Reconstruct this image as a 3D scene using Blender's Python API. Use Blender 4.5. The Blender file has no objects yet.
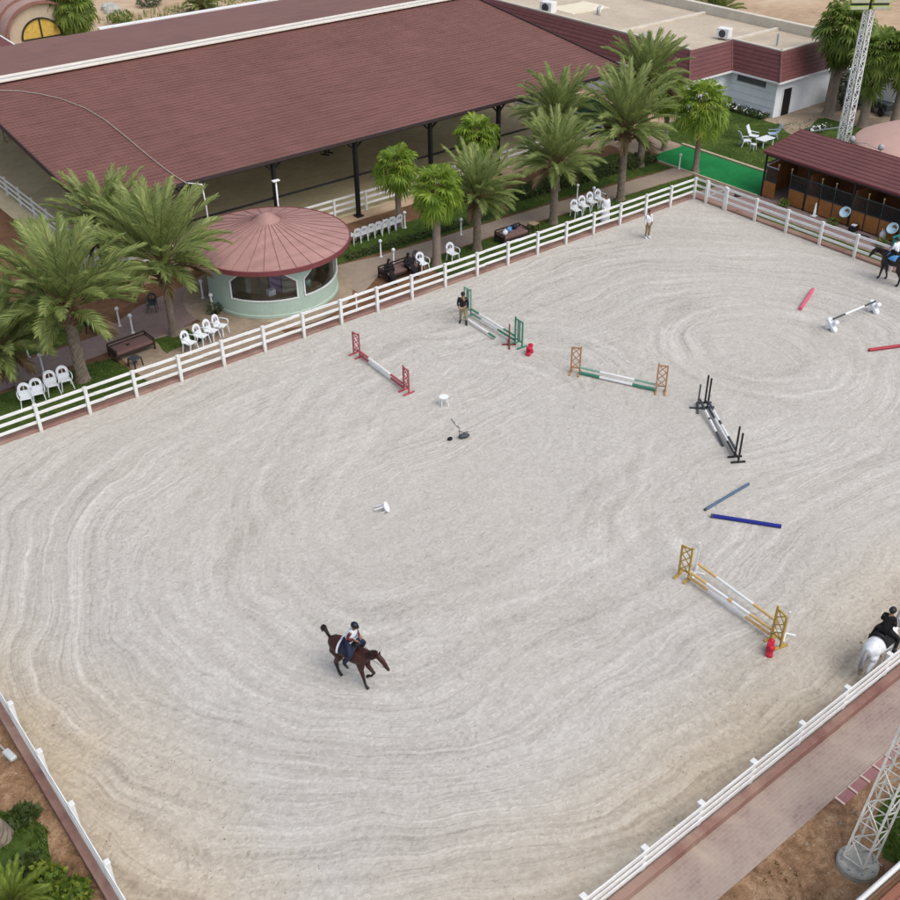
import bpy, bmesh, math, random
from mathutils import Vector, Matrix, noise as mnoise

sc = bpy.context.scene
COL = sc.collection
R = math.radians
rnd = random.Random(7)

# ------------------------------------------------------------------ camera model
FPX, PITCH, ROLL, CAMH, YAW = 1077.4, R(34.376), 0.010222, 26.0, R(38.2018)
CX, CY = -53.572, -42.382
def _basis():
    F = Vector((0, math.cos(PITCH), -math.sin(PITCH))); Rr = Vector((1, 0, 0)); D = F.cross(Rr)
    if D.z > 0: D = -D
    c, s = math.cos(ROLL), math.sin(ROLL)
    R2 = Rr * c + D * s; D2 = D * c - Rr * s
    M = Matrix.Rotation(-YAW, 3, 'Z')
    return M @ F, M @ R2, M @ D2
CF, CR, CD = _basis()
CPOS = Vector((CX, CY, CAMH))
def at(u, v, z=0.0):
    d = CF * FPX + CR * (u - 450) + CD * (v - 450)
    p = CPOS + d * ((z - CAMH) / d.z)
    return Vector((p.x, p.y, z))
def hgt(u, v, v2):
    b = at(u, v); best = (9e9, 0)
    for i in range(1500):
        z = i * .01
        q = Vector((b.x, b.y, z)) - CPOS
        e = abs(450 + FPX * q.dot(CD) / q.dot(CF) - v2)
        if e < best[0]: best = (e, z)
    return best[1]

cam = bpy.data.cameras.new('camera'); cob = bpy.data.objects.new('camera', cam); COL.objects.link(cob)
cam.sensor_width = 36; cam.lens = FPX / 900 * 36; cam.clip_start = .5; cam.clip_end = 3000
cob.matrix_world = Matrix.Translation(CPOS) @ Matrix((CR, -CD, -CF)).transposed().to_4x4()
sc.camera = cob

# ------------------------------------------------------------------ materials
def srgb(r, g, b):
    f = lambda c: (c / 255 / 12.92) if c / 255 <= .04045 else ((c / 255 + .055) / 1.055) ** 2.4
    return (f(r), f(g), f(b), 1)
class NT:
    def __init__(s, name):
        s.m = bpy.data.materials.new(name); s.m.use_nodes = True
        s.t = s.m.node_tree; s.b = s.t.nodes['Principled BSDF']
    def n(s, typ, **kw):
        x = s.t.nodes.new(typ)
        for k, v in kw.items():
            if k.startswith('i_'):
                key = k[2:]; key = int(key) if key.isdigit() else key.replace('_', ' ')
                if hasattr(v, 'is_output'): s.t.links.new(v, x.inputs[key])
                else: x.inputs[key].default_value = v
            else: setattr(x, k, v)
        return x
    def l(s, a, b): s.t.links.new(a, b)
    def math(s, op, a, b=0, c=None, clamp=False):
        x = s.n('ShaderNodeMath', operation=op, i_0=a, i_1=b); x.use_clamp = clamp
        if c is not None:
            if hasattr(c, 'is_output'): s.l(c, x.inputs[2])
            else: x.inputs[2].default_value = c
        return x.outputs[0]
    def mix(s, fac, a, b, mode='MIX'):
        x = s.n('ShaderNodeMixRGB', blend_type=mode, i_0=fac, i_1=a, i_2=b); return x.outputs[0]
    def ramp(s, fac, stops):
        x = s.n('ShaderNodeValToRGB', i_0=fac); e = x.color_ramp.elements
        while len(e) < len(stops): e.new(.5)
        for q, (p, c) in zip(e, stops): q.position = p; q.color = c if not isinstance(c, (int, float)) else (c, c, c, 1)
        return x.outputs[0]
    def noise(s, scale, detail=4, rough=.6, vec=None, dist=0):
        x = s.n('ShaderNodeTexNoise', i_Scale=scale, i_Detail=detail, i_Roughness=rough, i_Distortion=dist)
        if vec is not None: s.l(vec, x.inputs['Vector'])
        return x.outputs['Fac']
    def coord(s): return s.n('ShaderNodeTexCoord').outputs['Object']
    def bump(s, h, strength=.5, dist=.05):
        x = s.n('ShaderNodeBump', i_Strength=strength, i_Distance=dist, i_Height=h)
        s.l(x.outputs[0], s.b.inputs['Normal'])

MATS = {}
def mat(name, col, rough=.7, var=.18, scale=3.0, metal=0, spec=.35, bump=0, bscale=30, island=0):
    """painted / plain surface with procedural unevenness"""
    if name in MATS: return MATS[name]
    t = NT(name); v = t.coord()
    n1 = t.noise(scale, 5, .65, v); n2 = t.noise(scale * 9, 3, .6, v)
    f = t.math('ADD', t.math('MULTIPLY', n1, .65), t.math('MULTIPLY', n2, .35))
    dark = tuple(c * (1 - var * 1.6) for c in col[:3]) + (1,); lite = tuple(min(1, c * (1 + var * 1.1)) for c in col[:3]) + (1,)
    c = t.ramp(f, [(.3, dark), (.7, lite)])
    if island:
        g = t.n('ShaderNodeNewGeometry').outputs['Random Per Island']
        k = t.ramp(g, [(0, 1 - island), (1, 1 + island * .6)])
        c = t.mix(1, c, k, 'MULTIPLY')
    t.l(c, t.b.inputs['Base Color'])
    t.b.inputs['Roughness'].default_value = rough; t.b.inputs['Metallic'].default_value = metal
    t.b.inputs['Specular IOR Level'].default_value = spec
    if bump: t.bump(t.noise(bscale, 4, .7, v), bump, .03)
    MATS[name] = t.m; return t.m

def leafmat(name, a, b, tip=None):
    t = NT(name); g = t.n('ShaderNodeNewGeometry').outputs['Random Per Island']
    v = t.coord(); n = t.noise(1.6, 3, .6, v)
    f = t.math('ADD', t.math('MULTIPLY', g, .6), t.math('MULTIPLY', n, .55))
    st = [(.2, a), (.75, b)]
    if tip: st.append((.98, tip))
    c = t.ramp(f, st); t.l(c, t.b.inputs['Base Color'])
    t.b.inputs['Roughness'].default_value = .55; t.b.inputs['Specular IOR Level'].default_value = .35
    tr = t.n('ShaderNodeBsdfTranslucent'); t.l(c, tr.inputs[0])
    mx = t.n('ShaderNodeMixShader', i_0=.42); t.l(t.b.outputs[0], mx.inputs[1]); t.l(tr.outputs[0], mx.inputs[2])
    t.l(mx.outputs[0], t.t.nodes['Material Output'].inputs[0]); return t.m

WHITE = mat('white_paint', (.76, .78, .79, 1), .5, .09, 1.3)
def fence_mat():
    t = NT('weathered_white_rail'); v = t.coord(); sp_ = t.n('ShaderNodeSeparateXYZ'); t.l(v, sp_.inputs[0])
    n = t.noise(1.1, 4, .65, v); f = t.noise(9, 4, .75, v)
    c = t.ramp(t.math('ADD', t.math('MULTIPLY', n, .6), t.math('MULTIPLY', f, .4)), [(.34, (.62, .63, .62, 1)), (.55, (.76, .78, .79, 1)), (.7, (.80, .82, .84, 1))])
    low = t.math('SUBTRACT', 1, t.math('MULTIPLY', sp_.outputs[2], 1.9), clamp=True); k = t.math('MULTIPLY', low, t.ramp(f, [(.35, .15), (.65, .95)]))
    c = t.mix(t.math('MULTIPLY', k, .75), c, (.46, .38, .28, 1)); t.l(c, t.b.inputs['Base Color']); t.b.inputs['Roughness'].default_value = .55; t.bump(f, .15, .01); return t.m
FENCEW = fence_mat()
WHITEPL = mat('white_plastic', (.76, .80, .85, 1), .35, .04, 2)
CREAM = mat('cream_sheet', (.74, .70, .62, 1), .5, .08, 1.2)
GREYMET = mat('grey_metal', (.35, .37, .38, 1), .45, .1, 3)
BLACK = mat('black_steel', (.016, .016, .018, 1), .5, .2, 4)
BLACKCLOTH = mat('black_cloth', (.012, .012, .014, 1), .9, .3, 8)
NAVY = mat('navy_cloth', (.018, .025, .06, 1), .85, .25, 8)
MAROON = mat('maroon_cloth', (.10, .02, .025, 1), .85, .2, 8)
WHITECLOTH = mat('white_cloth', (.72, .75, .82, 1), .85, .08, 6)
TAN = mat('tan_cloth', (.28, .22, .14, 1), .85, .15, 6)
SKIN = mat('skin', (.30, .17, .11, 1), .55, .08, 10)
HAIR = mat('dark_hair', (.012, .010, .009, 1), .6, .2, 10)
BLUE = mat('blue_paint', (.008, .018, .22, 1), .4, .15, 3)
SLATE = mat('faded_blue_paint', (.07, .13, .22, 1), .5, .2, 3)
PINK = mat('pink_paint', (.62, .11, .19, 1), .45, .1, 3)
RED = mat('red_paint', (.36, .03, .055, 1), .45, .15, 3)
REDPL = mat('red_plastic', (.50, .012, .04, 1), .35, .1, 4)
ROSE = mat('rose_red_paint', (.40, .09, .11, 1), .5, .15, 4)
GREEN = mat('green_paint', (.05, .23, .15, 1), .5, .15, 3)
TEALP = mat('pale_green_paint', (.20, .36, .29, 1), .5, .15, 3)
ORANGE = mat('orange_wood', (.42, .22, .10, 1), .6, .2, 5)
YELLOW = mat('ochre_yellow_paint', (.45, .31, .07, 1), .5, .2, 5)
YELP = mat('pole_yellow_paint', (.62, .42, .19, 1), .5, .15, 4)
TEAL = mat('teal_plastic', (.03, .32, .28, 1), .5, .15, 3)
KIOSK = mat('mint_render', (.42, .55, .48, 1), .75, .07, 1.5, bump=.15)
FASCIA = mat('dark_red_fascia', (.17, .045, .05, 1), .5, .12, 2)
STALLWOOD = mat('stall_wood', (.30, .125, .035, 1), .55, .22, 2.5)
DARKWOOD = mat('dark_wood', (.045, .028, .024, 1), .6, .25, 5)
BROWNWALL = mat('brown_board', (.30, .13, .05, 1), .7, .25, 2)
CUSHION = mat('brown_cushion', (.17, .10, .095, 1), .9, .15, 5)
GLASSDARK = None
RENDERW = mat('white_render', (.80, .85, .90, 1), .8, .09, .8, bump=.2, bscale=12)
FLATROOF = mat('flat_roof_screed', (.50, .43, .34, 1), .9, .16, .35, bump=.2, bscale=8)
PALETAN = mat('pale_tan_render', (.52, .43, .32, 1), .85, .12, .6)
TENT = mat('pink_canvas', (.55, .36, .31, 1), .8, .06, .6)
DOME = mat('pink_vault_render', (.36, .24, .21, 1), .85, .15, .8)
CONCRETE = mat('concrete', (.42, .43, .40, 1), .9, .25, 2, bump=.4)
DARKGREY = mat('dark_grey_plastic', (.05, .06, .07, 1), .5, .2, 5)
LIME = mat('lime_green_housing', (.36, .50, .05, 1), .45, .15, 5)
YELGLASS = mat('yellow_glazing', (.58, .40, .09, 1), .3, .2, 4)
LILAC = mat('lilac_cloth', (.25, .16, .32, 1), .8, .2, 6)
LIGHTBLUE = mat('light_blue_cloth', (.10, .30, .62, 1), .8, .15, 6)
BAMBOO = mat('wood_tan', (.36, .27, .17, 1), .7, .2, 5)

def roof_mat(name, col, rowx=.0, rib=0.0):
    t = NT(name); v = t.coord(); sep = t.n('ShaderNodeSeparateXYZ'); t.l(v, sep.inputs[0])
    big = t.noise(.16, 4, .6, v); fine = t.noise(5, 4, .7, v)
    mp = t.n('ShaderNodeMapping', i_Vector=v); mp.inputs['Scale'].default_value = (.5, 2.6, 1)
    row = t.noise(1.0, 2, .5, mp.outputs[0])
    mp2 = t.n('ShaderNodeMapping', i_Vector=v); mp2.inputs['Scale'].default_value = (1.1, .09, 1)
    run = t.noise(1.0, 4, .65, mp2.outputs[0]); big = t.math('ADD', t.math('MULTIPLY', big, .55), t.math('MULTIPLY', run, .45))
    f = t.math('ADD', t.math('MULTIPLY', big, .45), t.math('ADD', t.math('MULTIPLY', row, .35), t.math('MULTIPLY', fine, .2)))
    a = tuple(c * .76 for c in col[:3]) + (1,); b = tuple(c * 1.2 for c in col[:3]) + (1,)
    c = t.ramp(f, [(.36, a), (.64, b)])
    t.l(c, t.b.inputs['Base Color']); t.b.inputs['Roughness'].default_value = .62; t.b.inputs['Specular IOR Level'].default_value = .35
    if rib:
        w = t.math('SINE', t.math('MULTIPLY', sep.outputs[0], rib))
        t.bump(t.math('ADD', t.math('MULTIPLY', w, .5), fine), .35, .03)
    else: t.bump(fine, .25, .02)
    return t.m
ROOF = roof_mat('red_brown_roof_tiles', (.172, .077, .066, 1), rib=2 * math.pi / .25)
ROOFDARK = roof_mat('dark_red_roof_tiles', (.135, .05, .05, 1), rib=2 * math.pi / .25)
ROOFMATT = roof_mat('brown_roof_sheet', (.19, .092, .078, 1))
KROOF = roof_mat('pink_brown_metal_roof', (.36, .205, .185, 1))

# ------------------------------------------------------------------ mesh building
class MB:
    def __init__(s): s.v = []; s.f = []; s.m = []
    def add(s, vs, fs, mi=0):
        o = len(s.v); s.v += [tuple(p) for p in vs]
        for f in fs: s.f.append(tuple(i + o for i in f)); s.m.append(mi)
    def box(s, c, d, rz=0, mi=0, M=None):
        x, y, z = d[0] / 2, d[1] / 2, d[2] / 2
        P = [Vector(p) for p in ((-x, -y, -z), (x, -y, -z), (x, y, -z), (-x, y, -z), (-x, -y, z), (x, -y, z), (x, y, z), (-x, y, z))]
        Q = Matrix.Rotation(rz, 3, 'Z') if M is None else M
        s.add([Q @ p + Vector(c) for p in P], [(3, 2, 1, 0), (4, 5, 6, 7), (0, 1, 5, 4), (1, 2, 6, 5), (2, 3, 7, 6), (3, 0, 4, 7)], mi)
    def bar(s, p, q, w, h=None, mi=0, up=(0, 0, 1)):
        p, q = Vector(p), Vector(q); h = h or w; d = q - p; L = d.length
        if L < 1e-6: return
        x = d / L; u = Vector(up)
        if abs(x.dot(u)) > .98: u = Vector((0, 1, 0)) if abs(x.y) < .9 else Vector((1, 0, 0))
        y = u.cross(x).normalized(); z = x.cross(y)
        M = Matrix((x, y, z)).transposed()
        s.box((p + q) / 2, (L, w, h), M=M, mi=mi)
    def tube(s, pts, rad, n=8, mi=0, cap=True):
        pts = [Vector(p) for p in pts]
        if isinstance(rad, (int, float)): rad = [rad] * len(pts)
        vs = []; fs = []; pu = None
        for i, p in enumerate(pts):
            d = (pts[min(i + 1, len(pts) - 1)] - pts[max(i - 1, 0)]).normalized()
            if pu is None:
                u = Vector((0, 0, 1)) if abs(d.z) < .9 else Vector((1, 0, 0)); pu = u
            a = (pu - d * pu.dot(d)).normalized(); b = d.cross(a); pu = a
            for k in range(n):
                t = 2 * math.pi * k / n; rr = rad[i] if isinstance(rad[i], tuple) else (rad[i], rad[i]); vs.append(p + a * math.cos(t) * rr[0] + b * math.sin(t) * rr[1])
        for i in range(len(pts) - 1):
            for k in range(n):
                fs.append((i * n + k, i * n + (k + 1) % n, (i + 1) * n + (k + 1) % n, (i + 1) * n + k))
        if cap:
            fs.append(tuple(reversed(range(n)))); fs.append(tuple((len(pts) - 1) * n + k for k in range(n)))
        s.add(vs, fs, mi)
    def lathe(s, prof, n=24, c=(0, 0, 0), mi=0, sx=1, sy=1):
        vs = []; fs = []
        for r, z in prof:
            for k in range(n):
                t = 2 * math.pi * k / n; vs.append((c[0] + r * sx * math.cos(t), c[1] + r * sy * math.sin(t), c[2] + z))
        for i in range(len(prof) - 1):
            for k in range(n):
                fs.append((i * n + k, i * n + (k + 1) % n, (i + 1) * n + (k + 1) % n, (i + 1) * n + k))
        s.add(vs, fs, mi)
    def sphere(s, c, r, n=10, mi=0):
        r = r if isinstance(r, (tuple, list)) else (r, r, r)
        vs = []; fs = []; m = max(4, n // 2)
        for i in range(m + 1):
            a = math.pi * i / m - math.pi / 2
            for k in range(n):
                t = 2 * math.pi * k / n
                vs.append((c[0] + r[0] * math.cos(a) * math.cos(t), c[1] + r[1] * math.cos(a) * math.sin(t), c[2] + r[2] * math.sin(a)))
        for i in range(m):
            for k in range(n): fs.append((i * n + k, i * n + (k + 1) % n, (i + 1) * n + (k + 1) % n, (i + 1) * n + k))
        s.add(vs, fs, mi)
    def prism(s, poly, z0, z1, mi=0):
        n = len(poly)
        vs = [(p[0], p[1], z0) for p in poly] + [(p[0], p[1], z1) for p in poly]
        a = sum(poly[i][0] * poly[(i + 1) % n][1] - poly[(i + 1) % n][0] * poly[i][1] for i in range(n))
        idx = list(range(n)) if a > 0 else list(reversed(range(n)))
        fs = [tuple(reversed(idx)), tuple(i + n for i in idx)]
        for j in range(n):
            i, k = idx[j], idx[(j + 1) % n]; fs.append((i, k, k + n, i + n))
        s.add(vs, fs, mi)
    def build(s, name, mats, parent=None, smooth=False, bevel=0, kind=None, loc=None):
        me = bpy.data.meshes.new(name); me.from_pydata(s.v, [], s.f); me.update()
        if not isinstance(mats, (list, tuple)): mats = [mats]
        for m in mats: me.materials.append(m)
        if len(mats) > 1: me.polygons.foreach_set('material_index', s.m)
        if smooth: me.polygons.foreach_set('use_smooth', [True] * len(me.polygons))
        o = bpy.data.objects.new(name, me); COL.objects.link(o)
        if parent is not None: o.parent = parent
        if loc is not None: o.location = loc
        if bevel:
            b = o.modifiers.new('bevel', 'BEVEL'); b.width = bevel; b.segments = 1; b.limit_method = 'ANGLE'
        if kind: o['kind'] = kind
        return o

def thing(name, label, cat, loc=(0, 0, 0), rz=0, group=None):
    o = bpy.data.objects.new(name, None); COL.objects.link(o); o.empty_display_size = .3
    o.location = loc; o.rotation_euler = (0, 0, rz); o['label'] = label; o['category'] = cat
    if group: o['group'] = group
    return o
def tag(o, label, cat, group=None, loc=None):
    o['label'] = label; o['category'] = cat
    if group: o['group'] = group
    if loc is not None: o.location = loc
    return o
def kids(o): return [c for c in bpy.data.objects if c.parent == o]
def dup(root, loc=None, rz=None, label=None, group=None, scale=None):
    def cp(o, par):
        c = o.copy(); COL.objects.link(c)
        if par is not None: c.parent = par
        for k in kids(o): cp(k, c)
        return c
    r = cp(root, None)
    if loc is not None: r.location = loc
    if rz is not None: r.rotation_euler = (0, 0, rz)
    if label: r['label'] = label
    if group: r['group'] = group
    if scale: r.scale = (scale, scale, scale)
    return r
def skin(name, verts, edges, rads, material, parent=None, sub=1, extra=None, root=0):
    """one continuous skinned surface from a joint graph"""
    me = bpy.data.meshes.new(name); me.from_pydata([tuple(v) for v in verts], edges, []); me.update()
    tmp = bpy.data.objects.new(name + '_cage', me); COL.objects.link(tmp)
    tmp.modifiers.new('skin', 'SKIN')
    if not me.skin_vertices: raise RuntimeError('no skin layer')
    for i, r in enumerate(rads):
        sv = me.skin_vertices[0].data[i]; sv.radius = (r, r) if isinstance(r, (int, float)) else r; sv.use_root = (i == root)
    s = tmp.modifiers.new('sub', 'SUBSURF'); s.levels = sub; s.render_levels = sub
    dg = bpy.context.evaluated_depsgraph_get(); dg.update()
    ev = bpy.data.meshes.new_from_object(tmp.evaluated_get(dg))
    bpy.data.objects.remove(tmp); bpy.data.meshes.remove(me)
    if extra:
        b = MB(); b.add([v.co[:] for v in ev.vertices], [tuple(p.vertices) for p in ev.polygons])
        extra(b); o = b.build(name, material, parent, smooth=True); bpy.data.meshes.remove(ev); return o
    ev.name = name; ev.materials.clear(); ev.materials.append(material)
    ev.polygons.foreach_set('use_smooth', [True] * len(ev.polygons))
    o = bpy.data.objects.new(name, ev); COL.objects.link(o)
    if parent is not None: o.parent = parent
    return o
def sheet(name, poly, z, material, kind='structure', res=None):
    me = bpy.data.meshes.new(name); bm = bmesh.new()
    bm.faces.new([bm.verts.new((p[0], p[1], z)) for p in poly]); bmesh.ops.recalc_face_normals(bm, faces=bm.faces)
    if bm.faces[:][0].normal.z < 0: bmesh.ops.reverse_faces(bm, faces=bm.faces)
    bm.to_mesh(me); me.materials.append(material); o = bpy.data.objects.new(name, me); COL.objects.link(o); o['kind'] = kind
    return o

# ------------------------------------------------------------------ ground materials
def ground_mat(name, stops, s1=.5, s2=4, s3=25, bump=.5, w=(.5, .3, .2), rough=.95):
    t = NT(name); v = t.coord()
    a, b, c = t.noise(s1, 5, .6, v, .4), t.noise(s2, 4, .65, v), t.noise(s3, 3, .7, v)
    f = t.math('ADD', t.math('MULTIPLY', a, w[0]), t.math('ADD', t.math('MULTIPLY', b, w[1]), t.math('MULTIPLY', c, w[2])))
    t.l(t.ramp(f, stops), t.b.inputs['Base Color']); t.b.inputs['Roughness'].default_value = rough
    t.b.inputs['Specular IOR Level'].default_value = .15
    t.bump(t.math('ADD', b, t.math('MULTIPLY', c, .6)), bump, .06); return t.m
DESERT = ground_mat('desert_sand', [(.34, srgb(146, 124, 100)), (.5, srgb(180, 156, 130)), (.66, srgb(200, 182, 160))], .09, .9, 7)
SOIL = ground_mat('orange_soil', [(.38, srgb(88, 70, 54)), (.5, srgb(140, 110, 84)), (.62, srgb(180, 152, 124))], .8, 3.5, 16, .9, (.4, .35, .25))
SOILDARK = ground_mat('damp_brown_soil', [(.36, srgb(84, 66, 50)), (.52, srgb(118, 88, 66)), (.66, srgb(146, 112, 84))], .5, 3, 16, .8)
LAWN = ground_mat('lawn_ground', [(.36, srgb(44, 60, 24)), (.52, srgb(70, 90, 38)), (.68, srgb(104, 114, 60))], .35, 2.5, 22, .8)
HALLSAND = ground_mat('hall_sand', [(.36, srgb(168, 156, 126)), (.52, srgb(190, 179, 148)), (.66, srgb(208, 198, 170))], .25, 2, 12, .5)
TURF = ground_mat('bright_green_turf', [(.36, (.010, .15, .04, 1)), (.52, (.015, .20, .058, 1)), (.66, (.025, .25, .08, 1))], .5, 5, 40, .3)
ROUGHPATH = ground_mat('worn_tan_path', [(.36, srgb(126, 112, 98)), (.52, srgb(156, 140, 122)), (.66, srgb(178, 164, 146))], .5, 3, 20, .4)
HILLMAT = ground_mat('hill_sand', [(.36, srgb(148, 122, 98)), (.52, srgb(178, 152, 126)), (.66, srgb(196, 174, 150))], .05, .4, 3)

def brick_mat(name, c1, c2, mortar, bw, bh, dust=None, amount=.5, rot=0, msize=.012):
    t = NT(name); v = t.coord()
    if rot: mp = t.n('ShaderNodeMapping', i_Vector=v); mp.inputs['Rotation'].default_value = (0, 0, rot); v2 = mp.outputs[0]
    else: v2 = v
    br = t.n('ShaderNodeTexBrick', i_Scale=1.0); t.l(v2, br.inputs['Vector'])
    br.inputs['Color1'].default_value = c1; br.inputs['Color2'].default_value = c2; br.inputs['Mortar'].default_value = mortar
    br.inputs['Brick Width'].default_value = bw; br.inputs['Row Height'].default_value = bh; br.inputs['Mortar Size'].default_value = msize
    c = br.outputs['Color']; n = t.noise(9, 4, .7, v); c = t.mix(.35, c, t.ramp(n, [(.3, .35), (.7, 1.0)]), 'MULTIPLY')
    if dust is not None:
        d = t.noise(.45, 5, .65, v, .6); c = t.mix(t.ramp(d, [(.5 - amount * .25, 0), (.72, amount)]), c, dust)
    t.l(c, t.b.inputs['Base Color']); t.b.inputs['Roughness'].default_value = .9; t.b.inputs['Specular IOR Level'].default_value = .2
    t.bump(t.math('SUBTRACT', n, br.outputs['Fac']), .4, .02); return t.m
KERB = brick_mat('red_brick_kerb', srgb(138, 98, 92), srgb(128, 90, 86), srgb(132, 98, 92), .4, .22, srgb(176, 154, 138), .7)
PAVE = brick_mat('pink_paving', srgb(140, 118, 118), srgb(152, 128, 126), srgb(150, 136, 130), .3, .2, srgb(152, 138, 124), .5)
PAVEFRONT = brick_mat('dusty_pink_paving', srgb(156, 138, 134), srgb(142, 121, 120), srgb(164, 148, 138), .24, .12, srgb(182, 168, 154), .85)
PAVETAN = brick_mat('tan_paving', srgb(150, 134, 124), srgb(160, 144, 130), srgb(158, 146, 134), .3, .2, srgb(160, 148, 130), .6)
KERBSTONE = brick_mat('pink_kerb_stone', srgb(158, 116, 118), srgb(150, 108, 112), srgb(206, 190, 180), .62, .5, srgb(190, 160, 140), .3, msize=.035)

# arena sand: concentric harrow and hoof streaks round the riding track
def arena_mat():
    t = NT('arena_sand'); v = t.coord(); sep = t.n('ShaderNodeSeparateXYZ', i_0=v) if False else t.n('ShaderNodeSeparateXYZ')
    t.l(v, sep.inputs[0]); X, Y = sep.outputs[0], sep.outputs[1]
    warp = t.noise(.12, 3, .5, v); warp2 = t.noise(.9, 2, .5, v)
    def capsule(ax, ay, bx, by, sy=1.0):
        dx, dy = bx - ax, by - ay; L2 = dx * dx + dy * dy + 1e-6
        px = t.math('SUBTRACT', X, ax); py = t.math('SUBTRACT', Y, ay)
        h = t.math('DIVIDE', t.math('ADD', t.math('MULTIPLY', px, dx), t.math('MULTIPLY', py, dy)), L2, clamp=True)
        qx = t.math('SUBTRACT', px, t.math('MULTIPLY', h, dx)); qy = t.math('SUBTRACT', py, t.math('MULTIPLY', h, dy))
        d = t.math('SQRT', t.math('ADD', t.math('MULTIPLY', qx, qx), t.math('MULTIPLY', qy, qy)))
        return d
    def streak(d, freq, along, wob, seed):
        dd = t.math('ADD', d, t.math('MULTIPLY', warp, wob))
        cm = t.n('ShaderNodeCombineXYZ', i_0=t.math('MULTIPLY', dd, freq), i_1=t.math('MULTIPLY', X, along), i_2=t.math('ADD', t.math('MULTIPLY', Y, along), seed))
        return t.noise(1.0, 4, .62, cm.outputs[0])
    d1 = capsule(-36, -15.5, -14, -15.5); d2 = capsule(-12.5, -15.2, -12.4, -15.1); d3 = capsule(-33, -15, -27, -11); d4 = capsule(-44, -60, -5, -52)
    s1 = streak(d1, 2.2, .075, 4, 0); s1b = streak(d1, 6.0, .15, 4, 7); s2 = streak(d2, 1.6, .2, 3, 3); s3 = streak(d3, 1.9, .2, 6, 9); s4 = streak(d4, 5, .15, 3, 20)
    m2 = t.ramp(t.math('ADD', d2, t.math('MULTIPLY', warp, 3)), [(0, 1), (1, 0)])
    near2 = t.math('SUBTRACT', 1, t.math('MULTIPLY', t.math('ADD', d2, warp), .115), clamp=True)
    near3 = t.math('SUBTRACT', 1, t.math('MULTIPLY', d3, .075), clamp=True)
    n2 = t.ramp(near2, [(.1, 0), (.35, 1), (.6, 1), (.8, 0)]); n3 = t.ramp(near3, [(.05, 0), (.4, 1), (.7, 1), (.85, 0)])
    s = t.mix(.5, s1, s1b); s = t.mix(t.math('MULTIPLY', n3, .55), s, s3); s = t.mix(t.math('MULTIPLY', n2, .8), s, s2)
    fade = t.ramp(t.math('MULTIPLY', d1, .1), [(.1, .3), (.4, 1)])
    patch = t.math('MULTIPLY', t.math('ADD', fade, t.math('MULTIPLY', n2, .6), clamp=True), t.ramp(t.noise(.2, 5, .65, v), [(.36, .3), (.6, 1)]))
    st = t.ramp(s, [(.3, 0), (.5, .5), (.7, 1)])
    blot = t.noise(.07, 4, .55, v); mid = t.noise(1.7, 6, .74, v, .2); gr = t.n('ShaderNodeTexVoronoi', i_Scale=9.0, i_Randomness=1.0); t.l(v, gr.inputs['Vector']); gs = t.n('ShaderNodeSeparateColor'); t.l(gr.outputs['Color'], gs.inputs[0]); fine = t.math('ADD', t.math('MULTIPLY', t.noise(9, 4, .8, v), .62), t.math('MULTIPLY', gs.outputs[0], .38)); hoof = t.n('ShaderNodeTexVoronoi', i_Scale=2.6, i_Randomness=1.0)
    hv = t.n('ShaderNodeVectorMath', operation='ADD'); t.l(v, hv.inputs[0]); 
    nv = t.n('ShaderNodeTexNoise', i_Scale=1.5); t.l(v, nv.inputs['Vector']); t.l(nv.outputs['Color'], hv.inputs[1]); t.l(hv.outputs[0], hoof.inputs['Vector'])
    hp = t.ramp(hoof.outputs['Distance'], [(.05, 0), (.32, 1)])
    churn = t.ramp(t.noise(.22, 4, .6, v), [(.42, 0), (.6, 1)])
    f = t.math('ADD', t.math('MULTIPLY', t.math('SUBTRACT', st, .5), t.math('MULTIPLY', patch, .68)), .5)
    f = t.math('ADD', f, t.math('MULTIPLY', t.math('SUBTRACT', mid, .5), .34))
    f = t.math('ADD', f, t.math('MULTIPLY', t.math('SUBTRACT', fine, .5), .50))
    f = t.math('ADD', f, t.math('MULTIPLY', t.math('SUBTRACT', hp, .8), t.math('MULTIPLY', churn, .10)))
    f = t.math('ADD', f, t.math('MULTIPLY', t.math('SUBTRACT', blot, .5), .22))
    grey = t.ramp(f, [(.1, srgb(140, 136, 129)), (.36, srgb(175, 171.5, 165.5)), (.56, srgb(190.5, 187.5, 182)), (.78, srgb(208, 206, 201)), (1, srgb(221, 219, 214))])
    tan = t.ramp(f, [(.1, srgb(134, 116, 92)), (.4, srgb(174, 156, 128)), (.6, srgb(194, 177, 148)), (.9, srgb(210, 202, 184))])
    # sandy tan margin along the front and left fences (different sand, less worked)
    ef = t.math('ADD', t.math('ADD', Y, 31.7), t.math('MULTIPLY', t.math('SUBTRACT', t.noise(.14, 4, .6, v), .5), 5))
    el = t.math('ADD', t.math('ADD', X, 50.05), t.math('MULTIPLY', t.math('SUBTRACT', t.noise(.2, 4, .6, v), .5), 5))
    far = t.math('MULTIPLY', t.math('ADD', Y, 16), .35)       # the left margin fades towards the back
    el = t.math('ADD', el, t.math('MAXIMUM', far, 0))
    e = t.math('MINIMUM', t.math('MULTIPLY', ef, 1.0), el)
    k = t.math('SUBTRACT', 1, t.math('MULTIPLY', e, .21), clamp=True)
    k = t.ramp(k, [(.0, 0), (.5, .3), (1, .75)])
    c = t.mix(k, grey, tan)
    warm = t.ramp(t.noise(.06, 3, .5, v), [(.4, 0), (.62, .35)])
    c = t.mix(warm, c, t.mix(.5, c, srgb(196, 186, 172)))
    t.l(c, t.b.inputs['Base Color']); t.b.inputs['Roughness'].default_value = .95; t.b.inputs['Specular IOR Level'].default_value = .12
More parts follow.
